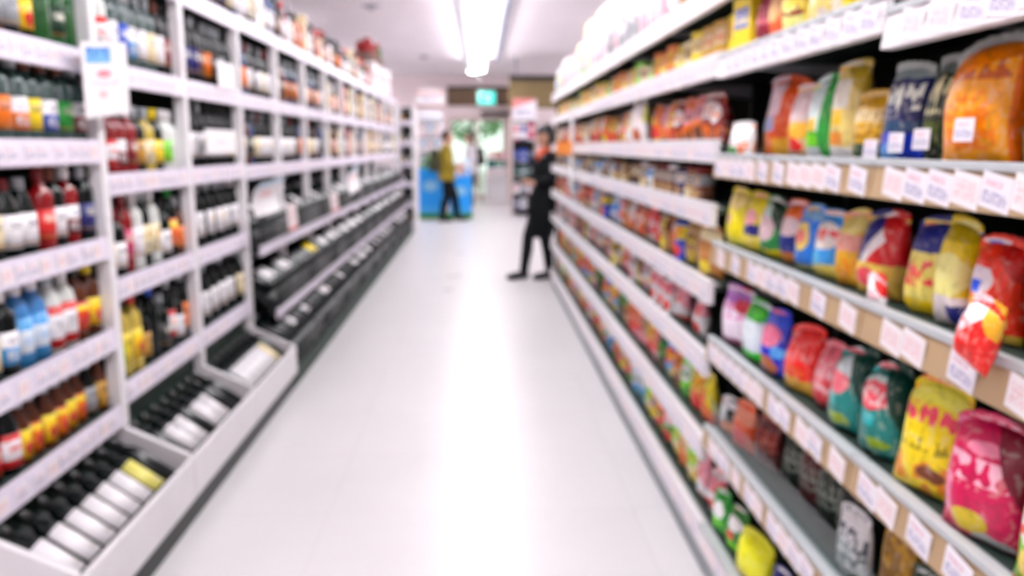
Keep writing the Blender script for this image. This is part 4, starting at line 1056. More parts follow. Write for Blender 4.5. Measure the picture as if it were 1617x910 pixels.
for k in range(2, 8):
    a, b = BAYS[k]
    for i, zc in enumerate(FAR):
        kind0, pal = PAL[i]
        r = random.Random(3000 + 40 * k + i)
        zs = zc + .0270
        room = (FAR[i + 1] - zc - .06) if i < 7 else .46
        if i == 7:
            n = 5; step = (b - a) / n
        else:
            n = 7 if k < 5 else 6; step = (b - a) / n
        for q in range(n):
            y = a + (q + .5) * step
            # bare stretches that the photograph shows dark
            if k == 2 and ((i == 4 and q < 2) or (i == 2 and q < 2)):
                continue
            if (k == 3 and i == 5 and abs(y - 3.95) < .17) or (k == 2 and i == 3 and abs(y - 2.68) < .15):
                continue
            if i != 6 and r.random() < .09:
                continue
            cols = pal[(q + r.randrange(3)) % len(pal)] if r.random() < .7 else r.choice(pal)
            kind = kind0
            if i == 6 and r.random() < .3:
                kind = 'bag'
            if i in (2, 3) and r.random() < .3:
                kind = 'tube'
            if i == 4 and k > 3 and r.random() < .5:
                kind = 'bag'
            lb = f'{ORD[q]} along the {FSH[i]} shelf of the {ORD[k]} snack bay'
            gp = f'goods on the {FSH[i]} shelf of the {ORD[k]} snack bay'
            if i == 7:
                hh = r.choice((.26, .32, .36, .40)) if k < 6 else r.choice((.2, .26, .3))
                cols = {2: [('red', 'white', 'cream'), ('white', 'red', 'pink'), ('black', 'tan', 'lime'), ('brown', 'cream', 'tan'), ('pink', 'magenta', 'white')][q], 7: [('off-white', 'pale-pink', 'grey'), ('pale-pink', 'off-white', 'grey'), ('yellow', 'cream', 'sky-blue'), ('sky-blue', 'white', 'yellow'), ('white', 'grey', 'white')][q]}.get(k, cols)
                bag('large_pack', .17, hh, .13, wrapped(*cols, r.randrange(3)), (RX + .09, y, zs), R(-90 + 10), f'tall {cols[0]} and {cols[1]} pack, {lb}', gp, seed=300 + int(hh * 100), fat=.22, cat='pack')
                continue
            hs = min(1.0, (room - .022) / {'box': .18, 'bag': .19, 'jar': .151, 'tube': .184}[kind])
            far_item(kind, cols, y, zs, RX + (.080 if kind == 'box' else .060) + r.uniform(0, .012), r, lb, gp, hs, w=min(.115, step - .042))
# things that stand out among them
bag('snack_bag', .20, .20, .06, A('wrap_white_brown_heart', (.93, .90, .90), [('e', .55, .22, .22, .16, (.72, .36, .14)), ('t', .2, .8, .5, .7, (.85, .78, .76), 6, 6), ('r', .85, 1.1, .5, .9, (.9, .9, .5))]), (RX + .045, 3.95, FAR[5] + .0270), R(-78), 'large white bag with brown food picture on the chest-high shelf of the fourth snack bay', None, seed=401)
bag('snack_bag', .16, .165, .05, A('wrap_tan_crackers', (.72, .50, .26), [('b', .75, 1.1, CREAM), ('e', .4, .2, .25, .14, YEL)]), (RX + .05, 2.68, FAR[3] + .027), R(-75), 'tan bag with cream top at the step end of the thigh-high snack shelf', None, seed=402)
clip = empty('hanging_clip_strip', (RX - .03, 6.2, 1.30))
tag(clip, 'hanging clip strip with orange promotional header beside the woman', 'clip strip')
obj('strip', MB().box(-.015, .015, -.002, .002, -.25, .36, .0008).mesh('strip', M_POST), clip)
obj('header_card', MB().box(-.115, .006, -.004, -.0025, .05, .15).mesh('header_card', A('header_orange', (.95, .50, .12), [('n', 0, 1, (.95, .66, .35), 5)])), clip)
# white box and rounded shelf end at the far end of the run
carton('stock_carton', .22, .3, .36, ('white', 'grey', 'pink'), (RX + .30, 8.37, 1.925 + .002), R(-90), 'white carton on the end panel shelf at the far end of the snack shelving', None)
en = empty('end_display_shelving', (RX + .02, 8.205, 0))
tag(en, 'rounded white end shelving at the far end of the snack run behind the woman', 'shelving')
obj('back_panel', MB().box(.02, .46, .002, .02, 0, 2.0).mesh('back_panel', M_BLACK), en)
for z in (.16, .50, .84, 1.18, 1.52, 1.90):
    pts = [(.02, .021)] + [(.24 - .22 * math.cos(PI * q / 14), .021 + .13 * math.sin(PI * q / 14)) for q in range(15)] + [(.46, .021)]
    obj('shelf', MB().prism(pts, 'z', z - .03, z + .025).mesh('shelf', M_RAIL), en)
r = random.Random(8)
for i, z in enumerate((.16, .50, .84, 1.18, 1.52)):
    for q in range(2):
        c = r.choice((('white', 'grey', 'lime'), ('sky-blue', 'white', 'grey'), ('grey', 'white', 'sky-blue'), ('dark-green', 'grey', 'white')))
        far_item('box', c, 8.205 + .075, z + .0255, RX + .02 + .17 + .13 * q, r, f'{ORD[i]} level up the rounded end shelving, {"inner" if q else "aisle"} side', 'boxes on the rounded end shelving', 1.0, .10)

# ------------------------------------------------------------------ people
def skin(nodes, edges, root, levels=2):
    names = list(nodes)
    me = bpy.data.meshes.new('skeleton')
    me.from_pydata([nodes[n][0] for n in names], [(names.index(a), names.index(b)) for a, b in edges], [])
    o = bpy.data.objects.new('skeleton', me)
    COL.objects.link(o)
    md = o.modifiers.new('skin', 'SKIN')
    md.use_smooth_shade = True
    md.branch_smoothing = 0.4
    for i, n in enumerate(names):
        v = me.skin_vertices[0].data[i]
        rr = nodes[n][1]
        v.radius = rr if isinstance(rr, tuple) else (rr, rr)
        v.use_root = (n == root)
    sb = o.modifiers.new('sub', 'SUBSURF'); sb.levels = levels; sb.render_levels = levels
    dg = bpy.context.evaluated_depsgraph_get()
    out = bpy.data.meshes.new_from_object(o.evaluated_get(dg))
    bpy.data.objects.remove(o); bpy.data.meshes.remove(me)
    return out

def fuse(meshes, voxel):
    bm = bmesh.new()
    for me in meshes:
        bm.from_mesh(me)
    me = bpy.data.meshes.new('fused'); bm.to_mesh(me); bm.free()
    o = bpy.data.objects.new('fused', me); COL.objects.link(o)
    md = o.modifiers.new('r', 'REMESH'); md.mode = 'VOXEL'; md.voxel_size = voxel; md.use_smooth_shade = True
    dg = bpy.context.evaluated_depsgraph_get()
    out = bpy.data.meshes.new_from_object(o.evaluated_get(dg))
    bpy.data.objects.remove(o); bpy.data.meshes.remove(me)
    return out

def head_mesh(c, yaw=0.0, pitch=0.0, s=1.0):
    """head facing -Y: skull, jaw, nose, brow, ears, lips"""
    mb = MB()
    seg, rings = 28, 22
    vs = []
    for j in range(rings + 1):
        th = PI * j / rings
        for i in range(seg):
            a = 2 * PI * i / seg
            x, y, z = math.sin(th) * math.cos(a), math.sin(th) * math.sin(a), -math.cos(th)
            px, py, pz = .074 * x, .096 * y, .116 * z
            if z < 0:
                px *= 1 + .36 * z * (1 if y < .3 else .4)
                if y > 0:
                    py *= 1 + .45 * z
                else:
                    py *= 1 + .10 * z
            if y < -.5 and abs(x) < .62:
                ez = math.exp(-((pz - .004) / .016) ** 2)
                ex = math.exp(-((abs(px) - .030) / .016) ** 2)
                py += .010 * ez * ex
                py -= .004 * math.exp(-((pz - .026) / .010) ** 2)
                py -= .020 * math.exp(-(px / .011) ** 2) * math.exp(-((pz + .030) / .016) ** 2) + .008 * math.exp(-(px / .009) ** 2) * math.exp(-((pz + .010) / .02) ** 2)
                py -= .006 * math.exp(-(px / .022) ** 2) * math.exp(-((pz + .062) / .009) ** 2)
                py -= .008 * math.exp(-(px / .022) ** 2) * math.exp(-((pz + .100) / .014) ** 2)
            vs.append((px * s, py * s, pz * s))
    fs = [(j * seg + i, j * seg + (i + 1) % seg, (j + 1) * seg + (i + 1) % seg, (j + 1) * seg + i) for j in range(rings) for i in range(seg)]
    mb.add(vs, fs, True)
    for sx in (-1, 1):
        mb.sphere((sx * .076 * s, .010 * s, -.012 * s), .010 * s, .018 * s, .030 * s, 10, 8)
    mt = Matrix.Translation(Vector(c)) @ Matrix.Rotation(yaw, 4, 'Z') @ Matrix.Rotation(pitch, 4, 'X')
    me = mb.mesh('head')
    me.transform(mt)
    return me, mt

def hand_nodes(nodes, edges, pre, wrist, d, palm_n, side, curl):
    """palm + four fingers + thumb; d = hand direction, palm_n = where the palm faces, side = towards the thumb"""
    wv, d, pn, sd = Vector(wrist), Vector(d).normalized(), Vector(palm_n).normalized(), Vector(side).normalized()
    k = wv + d * .045
    nodes[pre + 'palm'] = (k, (.030, .016)); edges.append((pre + 'wrist', pre + 'palm'))
    for f, (off, ln, rr) in enumerate(((.026, .070, .0085), (.009, .078, .009), (-.009, .072, .0085), (-.025, .058, .0075))):
        b = wv + d * .088 + sd * off
        dirs = [d, (d * math.cos(curl) + pn * math.sin(curl)), (d * math.cos(2 * curl) + pn * math.sin(2 * curl))]
        p = b
        nodes[f'{pre}f{f}0'] = (p, rr * 1.08); edges.append((pre + 'palm', f'{pre}f{f}0'))
        for q, seg in enumerate((.42, .32, .26)):
            p = p + dirs[q] * ln * seg
            nodes[f'{pre}f{f}{q + 1}'] = (p, rr * (1 - .1 * (q + 1))); edges.append((f'{pre}f{f}{q}', f'{pre}f{f}{q + 1}'))
    p = wv + d * .035 + sd * .026
    nodes[pre + 't0'] = (p, .012); edges.append((pre + 'palm', pre + 't0'))
    td = (d * .65 + sd * .75).normalized()
    p = p + td * .030; nodes[pre + 't1'] = (p, .0105); edges.append((pre + 't0', pre + 't1'))
    p = p + (td + d * .4 + pn * .3).normalized() * .028; nodes[pre + 't2'] = (p, .009); edges.append((pre + 't1', pre + 't2'))

M_SKIN = solid('skin', (0.80, 0.60, 0.50), 0.5, bump=.05)
M_HAIR = solid('black_hair', (0.05, 0.045, 0.05), 0.45, var=.3, scale=60)
M_HAIRB = solid('brown_hair', (0.22, 0.14, 0.10), 0.5, var=.3, scale=60)
M_BLKCLOTH = solid('black_cloth', (0.045, 0.06, 0.075), 0.8, bump=.3, scale=80, spec=.2)
M_TIGHTS = solid('black_tights', (0.04, 0.05, 0.06), 0.7, spec=.2)
M_SHOE = solid('dark_shoe', (0.10, 0.10, 0.11), 0.4)
M_SCARF = solid('orange_scarf', (0.86, 0.36, 0.20), 0.8, bump=.3, var=.3)
M_COLLAR = solid('grey_collar', (0.62, 0.60, 0.66), 0.8)
M_JACK = solid('mustard_jacket', (0.58, 0.50, 0.08), 0.75, bump=.2)
M_OLIVE = solid('olive_canvas', (0.22, 0.24, 0.13), 0.8, bump=.3)
M_SHIRT = solid('white_shirt', (0.92, 0.91, 0.93), 0.7)
M_EYE = solid('eye_white', (0.92, 0.90, 0.88), 0.2)
M_IRIS = solid('dark_iris', (0.12, 0.07, 0.05), 0.15)
M_LIP = solid('lips', (0.66, 0.30, 0.29), 0.4)

def person(label, loc, rz, H, female, lean, feet, hands, top_m, leg_m, hair_m, head_yaw=0.0, head_pitch=0.0, hair_long=False):
    """facing -Y locally, left side at +X. feet: ((x,y) left, (x,y) right); hands: (elbow, wrist, dir, palm, thumb side) for left, right"""
    s = H / 1.62
    sh = .165 if female else .195
    N, E_ = {}, []
    def n(k, p, r_):
        N[k] = (Vector(p), r_)
    lx = lean
    n('pelvis', (0, lx * .5, .87 * s), (.135 * s, .105 * s) if female else (.14 * s, .105 * s))
    n('waist', (0, lx * .65, 1.02 * s), (.112 * s, .085 * s) if female else (.135 * s, .10 * s))
    n('chest', (0, lx * .85, 1.18 * s), (.135 * s, .10 * s) if female else (.155 * s, .11 * s))
    n('collar', (0, lx, 1.305 * s), (.085 * s, .065 * s))
    n('neck', (0, lx - .005, 1.37 * s), .048 * s)
    n('skull', (0, lx - .015, 1.45 * s), .055 * s)
    E_ += [('pelvis', 'waist'), ('waist', 'chest'), ('chest', 'collar'), ('collar', 'neck'), ('neck', 'skull')]
    for sd, tg, ft, hd in ((1, 'L', feet[0], hands[0]), (-1, 'R', feet[1], hands[1])):
        n(tg + 'shoulder', (sd * sh * s, lx, 1.285 * s), .056 * s)
        n(tg + 'elbow', hd[0], .042 * s)
        n(tg + 'wrist', hd[1], .028 * s)
        E_ += [('collar', tg + 'shoulder'), (tg + 'shoulder', tg + 'elbow'), (tg + 'elbow', tg + 'wrist')]
        hand_nodes(N, E_, tg, hd[1], hd[2], hd[3], hd[4], hd[5])
        n(tg + 'hip', (sd * .085 * s, lx * .45, .80 * s), .088 * s)
        kx, ky = (sd * .085 * s + ft[0]) / 2, (lx * .45 + ft[1]) / 2 - .035
        n(tg + 'knee', (kx, ky, .45 * s), .056 * s)
        n(tg + 'calf', (kx * .6 + ft[0] * .4, ky * .6 + ft[1] * .4 + .018, .32 * s), .054 * s)
        n(tg + 'ankle', (ft[0], ft[1] + .02, .085), .036)
        n(tg + 'heel', (ft[0], ft[1] + .035, .045), .034)
        n(tg + 'toe', (ft[0], ft[1] - .14, .032), (.038, .024))
        E_ += [('pelvis', tg + 'hip'), (tg + 'hip', tg + 'knee'), (tg + 'knee', tg + 'calf'), (tg + 'calf', tg + 'ankle'), (tg + 'ankle', tg + 'heel'), (tg + 'heel', tg + 'toe')]
    body = skin(N, E_, 'pelvis')
    hc = (0, lx - .03, 1.497 * s)
    hm, mt = head_mesh(hc, head_yaw, head_pitch, s)
    me = fuse([body, hm], .0065)
    me.materials.append(M_SKIN)
    o = obj('person', me, loc=loc, rot=(0, 0, rz))
    tag(o, label, 'person')
    def garment(nm, parts_, m, voxel):
        q = fuse([p.mesh('part') for p in parts_], voxel)
        q.materials.clear(); q.materials.append(m)
        return obj(nm, q, o)
    def loft(rings_, seg=28):
        mb = MB(); vs = []
        for z, cy, rx, ry in rings_:
            vs += [(rx * math.cos(2 * PI * i / seg), cy + ry * math.sin(2 * PI * i / seg), z) for i in range(seg)]
        fs = [(j * seg + i, j * seg + (i + 1) % seg, (j + 1) * seg + (i + 1) % seg, (j + 1) * seg + i) for j in range(len(rings_) - 1) for i in range(seg)]
        fs += [tuple(range(seg))[::-1], tuple(range((len(rings_) - 1) * seg, len(rings_) * seg))]
        return mb.add(vs, fs, True)
    P_ = lambda k: N[k][0]
    tw = 1.0 if female else 1.12
    torso = loft([(.74 * s, lx * .45, .192 * tw, .155 * tw), (.87 * s, lx * .5, .182 * tw, .142 * tw), (1.02 * s, lx * .65, .148 * tw, .115 * tw), (1.18 * s, lx * .85, .172 * tw, .128 * tw), (1.27 * s, lx * .95, .16 * tw, .105 * tw), (1.325 * s, lx, .105 * tw, .085 * tw), (1.35 * s, lx, .075, .068)])
    pieces = [torso]
    for t in 'LR':
        a_, b_, c_ = P_(t + 'shoulder'), P_(t + 'elbow'), P_(t + 'wrist')
        pieces.append(MB().tube([a_, a_.lerp(b_, .5), b_], [.068, .062, .056], 16)); pieces.append(MB().tube([b_, b_.lerp(c_, .5), c_.lerp(b_, .08)], [.056, .049, .041], 16))
        pieces.append(MB().tube([P_('collar') + Vector((0, 0, -.005)), P_('collar').lerp(a_, .5), a_], [.085, .080, .070], 16))
        pieces.append(MB().sphere(a_, .068, .068, .068)); pieces.append(MB().sphere(b_, .054, .054, .054))
    garment('top' if female else 'jacket', pieces, top_m, .011)
    pieces = [loft([(.76 * s, lx * .45, .150 * tw, .118 * tw), (.87 * s, lx * .5, .150 * tw, .118 * tw), (.98 * s, lx * .6, .125 * tw, .098 * tw)])]
    g = .0 if female else .012
    for t in 'LR':
        h_, k_, c_, a_ = P_(t + 'hip'), P_(t + 'knee'), P_(t + 'calf'), P_(t + 'ankle')
        pieces.append(MB().tube([h_ + Vector((0, 0, .02)), h_.lerp(k_, .3), k_, c_, a_ + Vector((0, 0, -.01))], [.082 + g, .088 + g, .064 + g, .062 + g, .046 + g], 16))
        pieces.append(MB().sphere(k_, .064 + g, .064 + g, .07 + g))
    garment('tights' if female else 'trousers', pieces, leg_m, .011)
    for t in 'LR':
        hl, to = P_(t + 'heel'), P_(t + 'toe')
        md = hl.lerp(to, .5)
        garment('shoe', [MB().sphere((hl.x, hl.y, .050), .046, .050, .049), MB().sphere((hl.x, hl.y, .09), .044, .044, .04), MB().sphere((md.x, md.y - .01, .044), .047, .095, .043), MB().sphere((to.x, to.y + .005, .036), .047, .050, .035)], M_SHOE, .008)
    # face
    for sx in (-1, 1):
        e = MB().sphere((0, 0, 0), .0105 * s, .009 * s, .0058 * s, 12, 8).mesh('eye', M_EYE)
        e.transform(mt @ Matrix.Translation((sx * .030 * s, -.076 * s, .005 * s)))
        eo = obj('eye', e, o)
        ir = MB().sphere((0, 0, 0), .0052 * s, .004 * s, .0050 * s, 10, 6).mesh('iris', M_IRIS)
        ir.transform(mt @ Matrix.Translation((sx * .030 * s, -.0845 * s, .005 * s)))
        obj('iris', ir, eo)
        br = MB().tube([(sx * .014 * s, -.093 * s, .030 * s), (sx * .030 * s, -.090 * s, .034 * s), (sx * .045 * s, -.080 * s, .028 * s)], .0035, 6).mesh('eyebrow', hair_m)
        br.transform(mt); obj('eyebrow', br, o)
    lp = MB().sphere((0, -.094 * s, -.058 * s), .021 * s, .007 * s, .006 * s, 12, 6).sphere((0, -.093 * s, -.067 * s), .018 * s, .007 * s, .006 * s, 12, 6).mesh('mouth', M_LIP)
    lp.transform(mt); obj('mouth', lp, o)
    # hair: cap that leaves the face free, longer at the back if wanted
    seg, rings = 26, 18
    vs, fs = [], []
    for j in range(rings + 1):
        th = PI * j / rings
        for i in range(seg):
            a = 2 * PI * i / seg
            x, y, z = math.sin(th) * math.cos(a), math.sin(th) * math.sin(a), math.cos(th)
            k = 1.0 + .03 * math.sin(7 * a + 3 * th)
            px, py, pz = (.094 if hair_long else .084) * x * k, (.118 if hair_long else .106) * y * k + .014, (.130 if hair_long else .122) * z + .012
            front = max(0.0, min(1.0, (-y - .05) / .5))
            if pz < .055 and front > 0:
                py = py * (1 - front) + .0 * front
                px *= 1 - .05 * front
                if front > .5:
                    pz = max(pz, .03) if hair_long else max(pz, .045)
            if hair_long and pz < 0 and y > -.15:
                pz *= 2.3
                px *= 1.08
            elif not hair_long and pz < -.05:
                pz = -.05
            vs.append((px * s, py * s, pz * s))
    fs = [(j * seg + i, j * seg + (i + 1) % seg, (j + 1) * seg + (i + 1) % seg, (j + 1) * seg + i) for j in range(rings) for i in range(seg)]
    hr = MB().add(vs, fs, True).mesh('hair', hair_m)
    hr.transform(mt); obj('hair', hr, o)
    return o

# the woman in black by the snack shelves
Lh = ((.21, .03, 1.07), (.09, -.13, 1.03), (-.75, -.45, .05), (0, .4, -1), (0, -.6, .8), .35)
Rh = ((-.21, .03, 1.07), (-.08, -.165, 1.045), (.75, -.35, -.05), (0, .6, -.8), (0, -.4, .9), .35)
wo = person('woman in long black coat with orange scarf standing with clasped hands by the snack shelves', (.66, 8.64, 0), R(-90 + 22), 1.63, True, .075,
                  ((.07, .05), (-.06, -.20)), (Lh, Rh), M_BLKCLOTH, M_TIGHTS, M_HAIR, head_yaw=R(0), head_pitch=R(10), hair_long=True)
rings = [(1.0, .158, .126, .048), (.93, .182, .146, .042), (.85, .192, .154, .038), (.74, .200, .164, .034), (.66, .182, .158, .02), (.55, .160, .145, 0.0), (.46, .150, .138, -.02)]
seg = 24
vs = []
for z, rx, ry, cy in rings:
    for i in range(seg):
        a = 2 * PI * i / seg
        k = 1 + .03 * math.sin(6 * a) * (1.06 - z)
        vs.append((rx * k * math.cos(a), cy + ry * k * math.sin(a), z))
for z, rx, ry, cy in reversed(rings):
    for i in range(seg):
        a = 2 * PI * i / seg
        k = 1 + .03 * math.sin(6 * a) * (1.06 - z)
        vs.append(((rx - .006) * k * math.cos(a), cy + (ry - .006) * k * math.sin(a), z))
fs = [(j * seg + i, j * seg + (i + 1) % seg, (j + 1) * seg + (i + 1) % seg, (j + 1) * seg + i) for j in range(2 * len(rings) - 1) for i in range(seg)]
obj('coat_skirt', MB().add(vs, fs, True).mesh('coat_skirt', M_BLKCLOTH), wo)
sc_mb = MB()
ring = [(.082 * math.cos(a), .065 + .072 * math.sin(a), 1.36 + .012 * math.cos(2 * a)) for a in [2 * PI * q / 20 for q in range(21)]]
sc_mb.tube(ring, .026, 10)
sc_mb.tube([(.02, -.02, 1.345), (.03, -.05, 1.30), (.025, -.06, 1.265)], [.028, .030, .022], 10)
obj('scarf', sc_mb.mesh('scarf', M_SCARF), wo)
obj('collar', MB().tube([(-.06, .0, 1.315), (0, -.035, 1.29), (.06, .0, 1.315)], .022, 8).mesh('collar', M_COLLAR), wo)

# the man in mustard by the promotion stand
Lh = ((.25, .02, 1.10), (.22, -.20, 1.02), (-.1, -.9, -.2), (-1, 0, 0), (0, -.3, 1), .4)
Rh = ((-.25, .03, 1.10), (-.22, -.16, .98), (.1, -.8, -.4), (1, 0, 0), (0, -.3, 1), .4)
mo = person('man in mustard jacket and black trousers walking past the blue promotion stand', (-.60, 15.45, 0), R(90 + 8), 1.70, False, .02,
                       ((.09, -.22), (-.09, .10)), (Lh, Rh), M_JACK, M_BLKCLOTH, M_HAIRB)
def backpack(loc, rz, m, label):
    t = empty('backpack', loc, rz)
    tag(t, label, 'backpack')
    obj('bag_body', MB().box(-.14, .14, 0, .15, 0, .42, .045).mesh('bag_body', m), t)
    obj('front_pocket', MB().box(-.10, .10, .1505, .19, .04, .22, .018).mesh('front_pocket', m), t)
    obj('carry_loop', MB().tube([(-.04, .03, .415), (-.02, .03, .455), (.02, .03, .455), (.04, .03, .415)], .008, 6).mesh('carry_loop', M_BLACK), t)
backpack((-.60 - .165, 15.45 + .02, .93), R(98), M_OLIVE, 'dark olive backpack on the back of the man in mustard')
# the man in white nearer the doors
Lh = ((.26, .04, 1.10), (.24, -.10, .92), (0, -.5, -.9), (-1, 0, 0), (0, -1, .3), .35)
Rh = ((-.26, .04, 1.10), (-.24, -.08, .90), (0, -.4, -.9), (1, 0, 0), (0, -1, .3), .35)
person('man in white shirt and dark trousers standing with his back to the doors', (-.22, 19.4, 0), R(-70), 1.72, False, .02, ((.10, -.06), (-.10, .06)), (Lh, Rh), M_SHIRT, solid('brown_cloth', (.22, .16, .13), .8), M_HAIRB)
backpack((-.22 + .165, 19.4 + .05, .95), R(-70), solid('brown_canvas', (.24, .20, .18), .8), 'dark brown backpack on the back of the man in white')

# ------------------------------------------------------------------ the far end of the shop
M_PBLUE = art('stand_blue', (0.05, 0.62, 0.98), [('e', .5, .62, .3, .12, (.55, .80, .96)), ('b', 0, .16, (.25, .68, .95))], rough=.4)
M_PGREEN = solid('stand_green', (0.10, 0.50, 0.18), .5)
M_PWHITE = art('stand_white', (.93, .93, .96), [('b', .1, .16, (.30, .38, .80)), ('b', .45, .5, (.78, .80, .88)), ('b', .75, .8, (.78, .80, .88))], rough=.4, warp=0)
M_HEADER = art('stand_header', (.96, .94, .95), [('b', .72, .80, (.88, .45, .48)), ('b', 0, .14, (.65, .45, .42)), ('t', .2, .8, .3, .6, (.75, .72, .8), 6, 4)], rough=.4, warp=0)
ps = empty('promotion_stand', (-1.19, 15.95, 0))
tag(ps, 'blue promotion stand with green base and white header near the entrance', 'display stand')
obj('base', MB().box(0, 1.05, -.02, .5, 0, .10, .012).mesh('base', M_PGREEN), ps)
obj('display_bin', MB().box(.01, .48, 0, .48, .102, .98, .02).mesh('display_bin', M_PBLUE), ps)
obj('display_bin', MB().box(.60, 1.04, 0, .48, .102, .82, .02).mesh('display_bin', M_PBLUE), ps)
obj('shelf_tower', MB().box(.03, .46, .20, .46, .982, 2.10, .01).box(.03, .46, .03, .199, 1.30, 1.32).box(.03, .46, .03, .199, 1.62, 1.64).box(.03, .46, .03, .199, 1.92, 1.94).mesh('shelf_tower', M_PWHITE), ps)
n = 16
pts = [(-.03, 0), (.52, 0), (.52, .26)] + [(.245 + .275 * math.cos(PI * q / n), .26 + .10 * math.sin(PI * q / n)) for q in range(1, n)] + [(-.03, .26)]
obj('header_sign', MB().prism(pts, 'y', .16, .198).mesh('header_sign', M_HEADER), ps).location = (0, 0, 2.14)
ps2 = [('white', 'sky-blue', 'grey'), ('white', 'grey', 'pink'), ('sky-blue', 'white', 'white')]
for q in range(3):
    bag('large_pack', .14, .30, .10, wrapped(*ps2[q], 1), (-1.19 + .68 + .145 * q, 16.15, .8215), 0, f'{ps2[q][0]} pack standing on the lower blue bin of the promotion stand, {ORD[q]} from the tower', 'packs on the promotion stand', seed=330, fat=.22, cat='pack')
for i, z in enumerate((.983, 1.3215, 1.6415)):
    for q in range(3):
        c = (('teal', 'white', 'lime'), ('lime', 'teal', 'white'), ('blue', 'white', 'navy'), ('white', 'blue', 'grey'))[(i * 2 + q) % 4] if i == 0 else (('white', 'grey', 'pink'), ('white', 'sky-blue', 'grey'))[(i + q) % 2]
        carton('stand_box', .11, .12, .22, c, (-1.19 + .105 + .14 * q, 15.95 + .11, z), 0, f'{c[0]} box on the promotion stand tower, {ORD[i]} level up, {ORD[q]} along', 'boxes on the promotion stand')
# exit sign: lit teal panel hung before the brown board
es = empty('exit_sign', (.19, 20.3, 2.42))
es.scale = (.86, 1, .86)
tag(es, 'lit teal green exit sign hanging before the brown board', 'exit sign')
obj('housing', MB().box(-.26, .26, .0, .07, -.02, .36, .012).mesh('housing', M_POST), es)
M_EXIT = solid('exit_lit_panel', (.10, .80, .74), .4, var=0, emit=1.3)
M_EXITW = solid('exit_lit_mark', (.85, 1.0, .98), .4, var=0, emit=1.5)
pn = obj('lit_panel', MB().box(-.245, .245, -.006, -.0005, -.005, .345).mesh('lit_panel', M_EXIT), es)
mk = MB()
def bar(x0, z0, x1, z1, w):
    d = Vector((x1 - x0, z1 - z0)); nrm = Vector((-d.y, d.x)).normalized() * w / 2
    mk.prism([(x0 + nrm.x, z0 + nrm.y), (x1 + nrm.x, z1 + nrm.y), (x1 - nrm.x, z1 - nrm.y), (x0 - nrm.x, z0 - nrm.y)], 'y', -.009, -.0065)
bar(.06, .22, .02, .13, .05); bar(.02, .13, .08, .08, .03); bar(.08, .08, .07, .03, .03); bar(.02, .13, -.04, .09, .03); bar(-.04, .09, -.08, .10, .025); bar(.06, .22, .11, .18, .022); bar(.06, .22, .0, .19, .022)
mk.prism([(.085 + .025 * math.cos(2 * PI * q / 12), .27 + .025 * math.sin(2 * PI * q / 12)) for q in range(12)], 'y', -.009, -.0065)
bar(-.20, .03, -.20, .31, .03); bar(-.19, .30, -.11, .30, .025); bar(-.11, .31, -.11, .2, .02)
obj('running_figure', mk.mesh('running_figure', M_EXITW), es)
obj('hanger', MB().tube([(-.2, .035, .36), (-.2, .035, (CEIL - 2.42) / .86)], .008, 6).mesh('hanger', M_SHELF), es)
obj('hanger', MB().tube([(.2, .035, .36), (.2, .035, (CEIL - 2.42) / .86)], .008, 6).mesh('hanger', M_SHELF), es)
struct('trim_4', MB().box(.06, DX1 + .1, YF - .5, YF - .1, 2.20, 2.30, .01).mesh('soffit', M_TRIMDK), None, 'dark soffit strip under the exit sign')
# olive bulkhead and tall display by the pillar
struct('trim_5', MB().box(.62, 2.6, 16.6, 16.9, 2.16, 2.78, .01).mesh('bulkhead', solid('olive_board', (.50, .43, .28), .6)), None, 'olive board above the tall display')
struct('trim_6', MB().box(.60, 2.6, 16.54, 16.59, 2.70, 2.80).mesh('bulkhead_edge', M_TRIMDK), None, 'dark top edge of the olive board')
hg = MB()
for x in (.75, 2.4):
    hg.tube([(x, 16.75, 2.78), (x, 16.75, CEIL)], .012, 6)
struct('trim_7', hg.mesh('hanger_rods', M_TRAY), None)
td = empty('tall_display_shelving', (.66, 16.6, 0))
tag(td, 'tall dark display shelving with white header beside the entrance', 'shelving')
obj('side_panel', MB().box(0, .02, 0, .45, 0, 2.0, .003).mesh('side_panel', M_FRAME), td)
obj('side_panel', MB().box(.48, .50, 0, .45, 0, 2.0, .003).mesh('side_panel', M_FRAME), td)
obj('back_panel', MB().box(.021, .479, .43, .45, 0, 2.0).mesh('back_panel', M_BLACK), td)
obj('header_sign', MB().box(.02, .50, -.03, -.005, 1.92, 2.34, .005).mesh('header_sign', art('tall_display_header', (.94, .92, .95), [('d', -.4, .55, (.90, .55, .55)), ('t', .1, .8, .2, .5, (.6, .6, .7), 6, 4)], warp=0)), td)
TZ = (.10, .42, .74, 1.06, 1.50)
for z in TZ:
    obj('shelf', MB().box(.021, .479, .0, .429, z, z + .02).mesh('shelf', M_BLACK), td)
tdc = [[('navy', 'grey', 'white'), ('white', 'grey', 'navy'), ('black', 'navy', 'grey')], [('white', 'pink', 'grey'), ('grey', 'white', 'navy'), ('white', 'grey', 'pink')], [('dark-green', 'teal', 'grey'), ('teal', 'grey', 'white'), ('dark-green', 'grey', 'teal')], [('navy', 'blue', 'grey'), ('blue', 'navy', 'white'), ('black', 'grey', 'navy')], [('white', 'pink', 'magenta'), ('white', 'blue', 'navy'), ('magenta', 'pink', 'white')]]
for i, z in enumerate(TZ):
    for q in range(3):
        c = tdc[i][q]
        h = (.24, .22, .24, .26, .36)[i]
        carton('stand_box', .13, .12, h, c, (.66 + .10 + .15 * q, 16.72, z + .0205), 0, f'{c[0]} box on the tall display shelving, {ORD[i]} shelf up, {ORD[q]} along', 'boxes on the tall display')
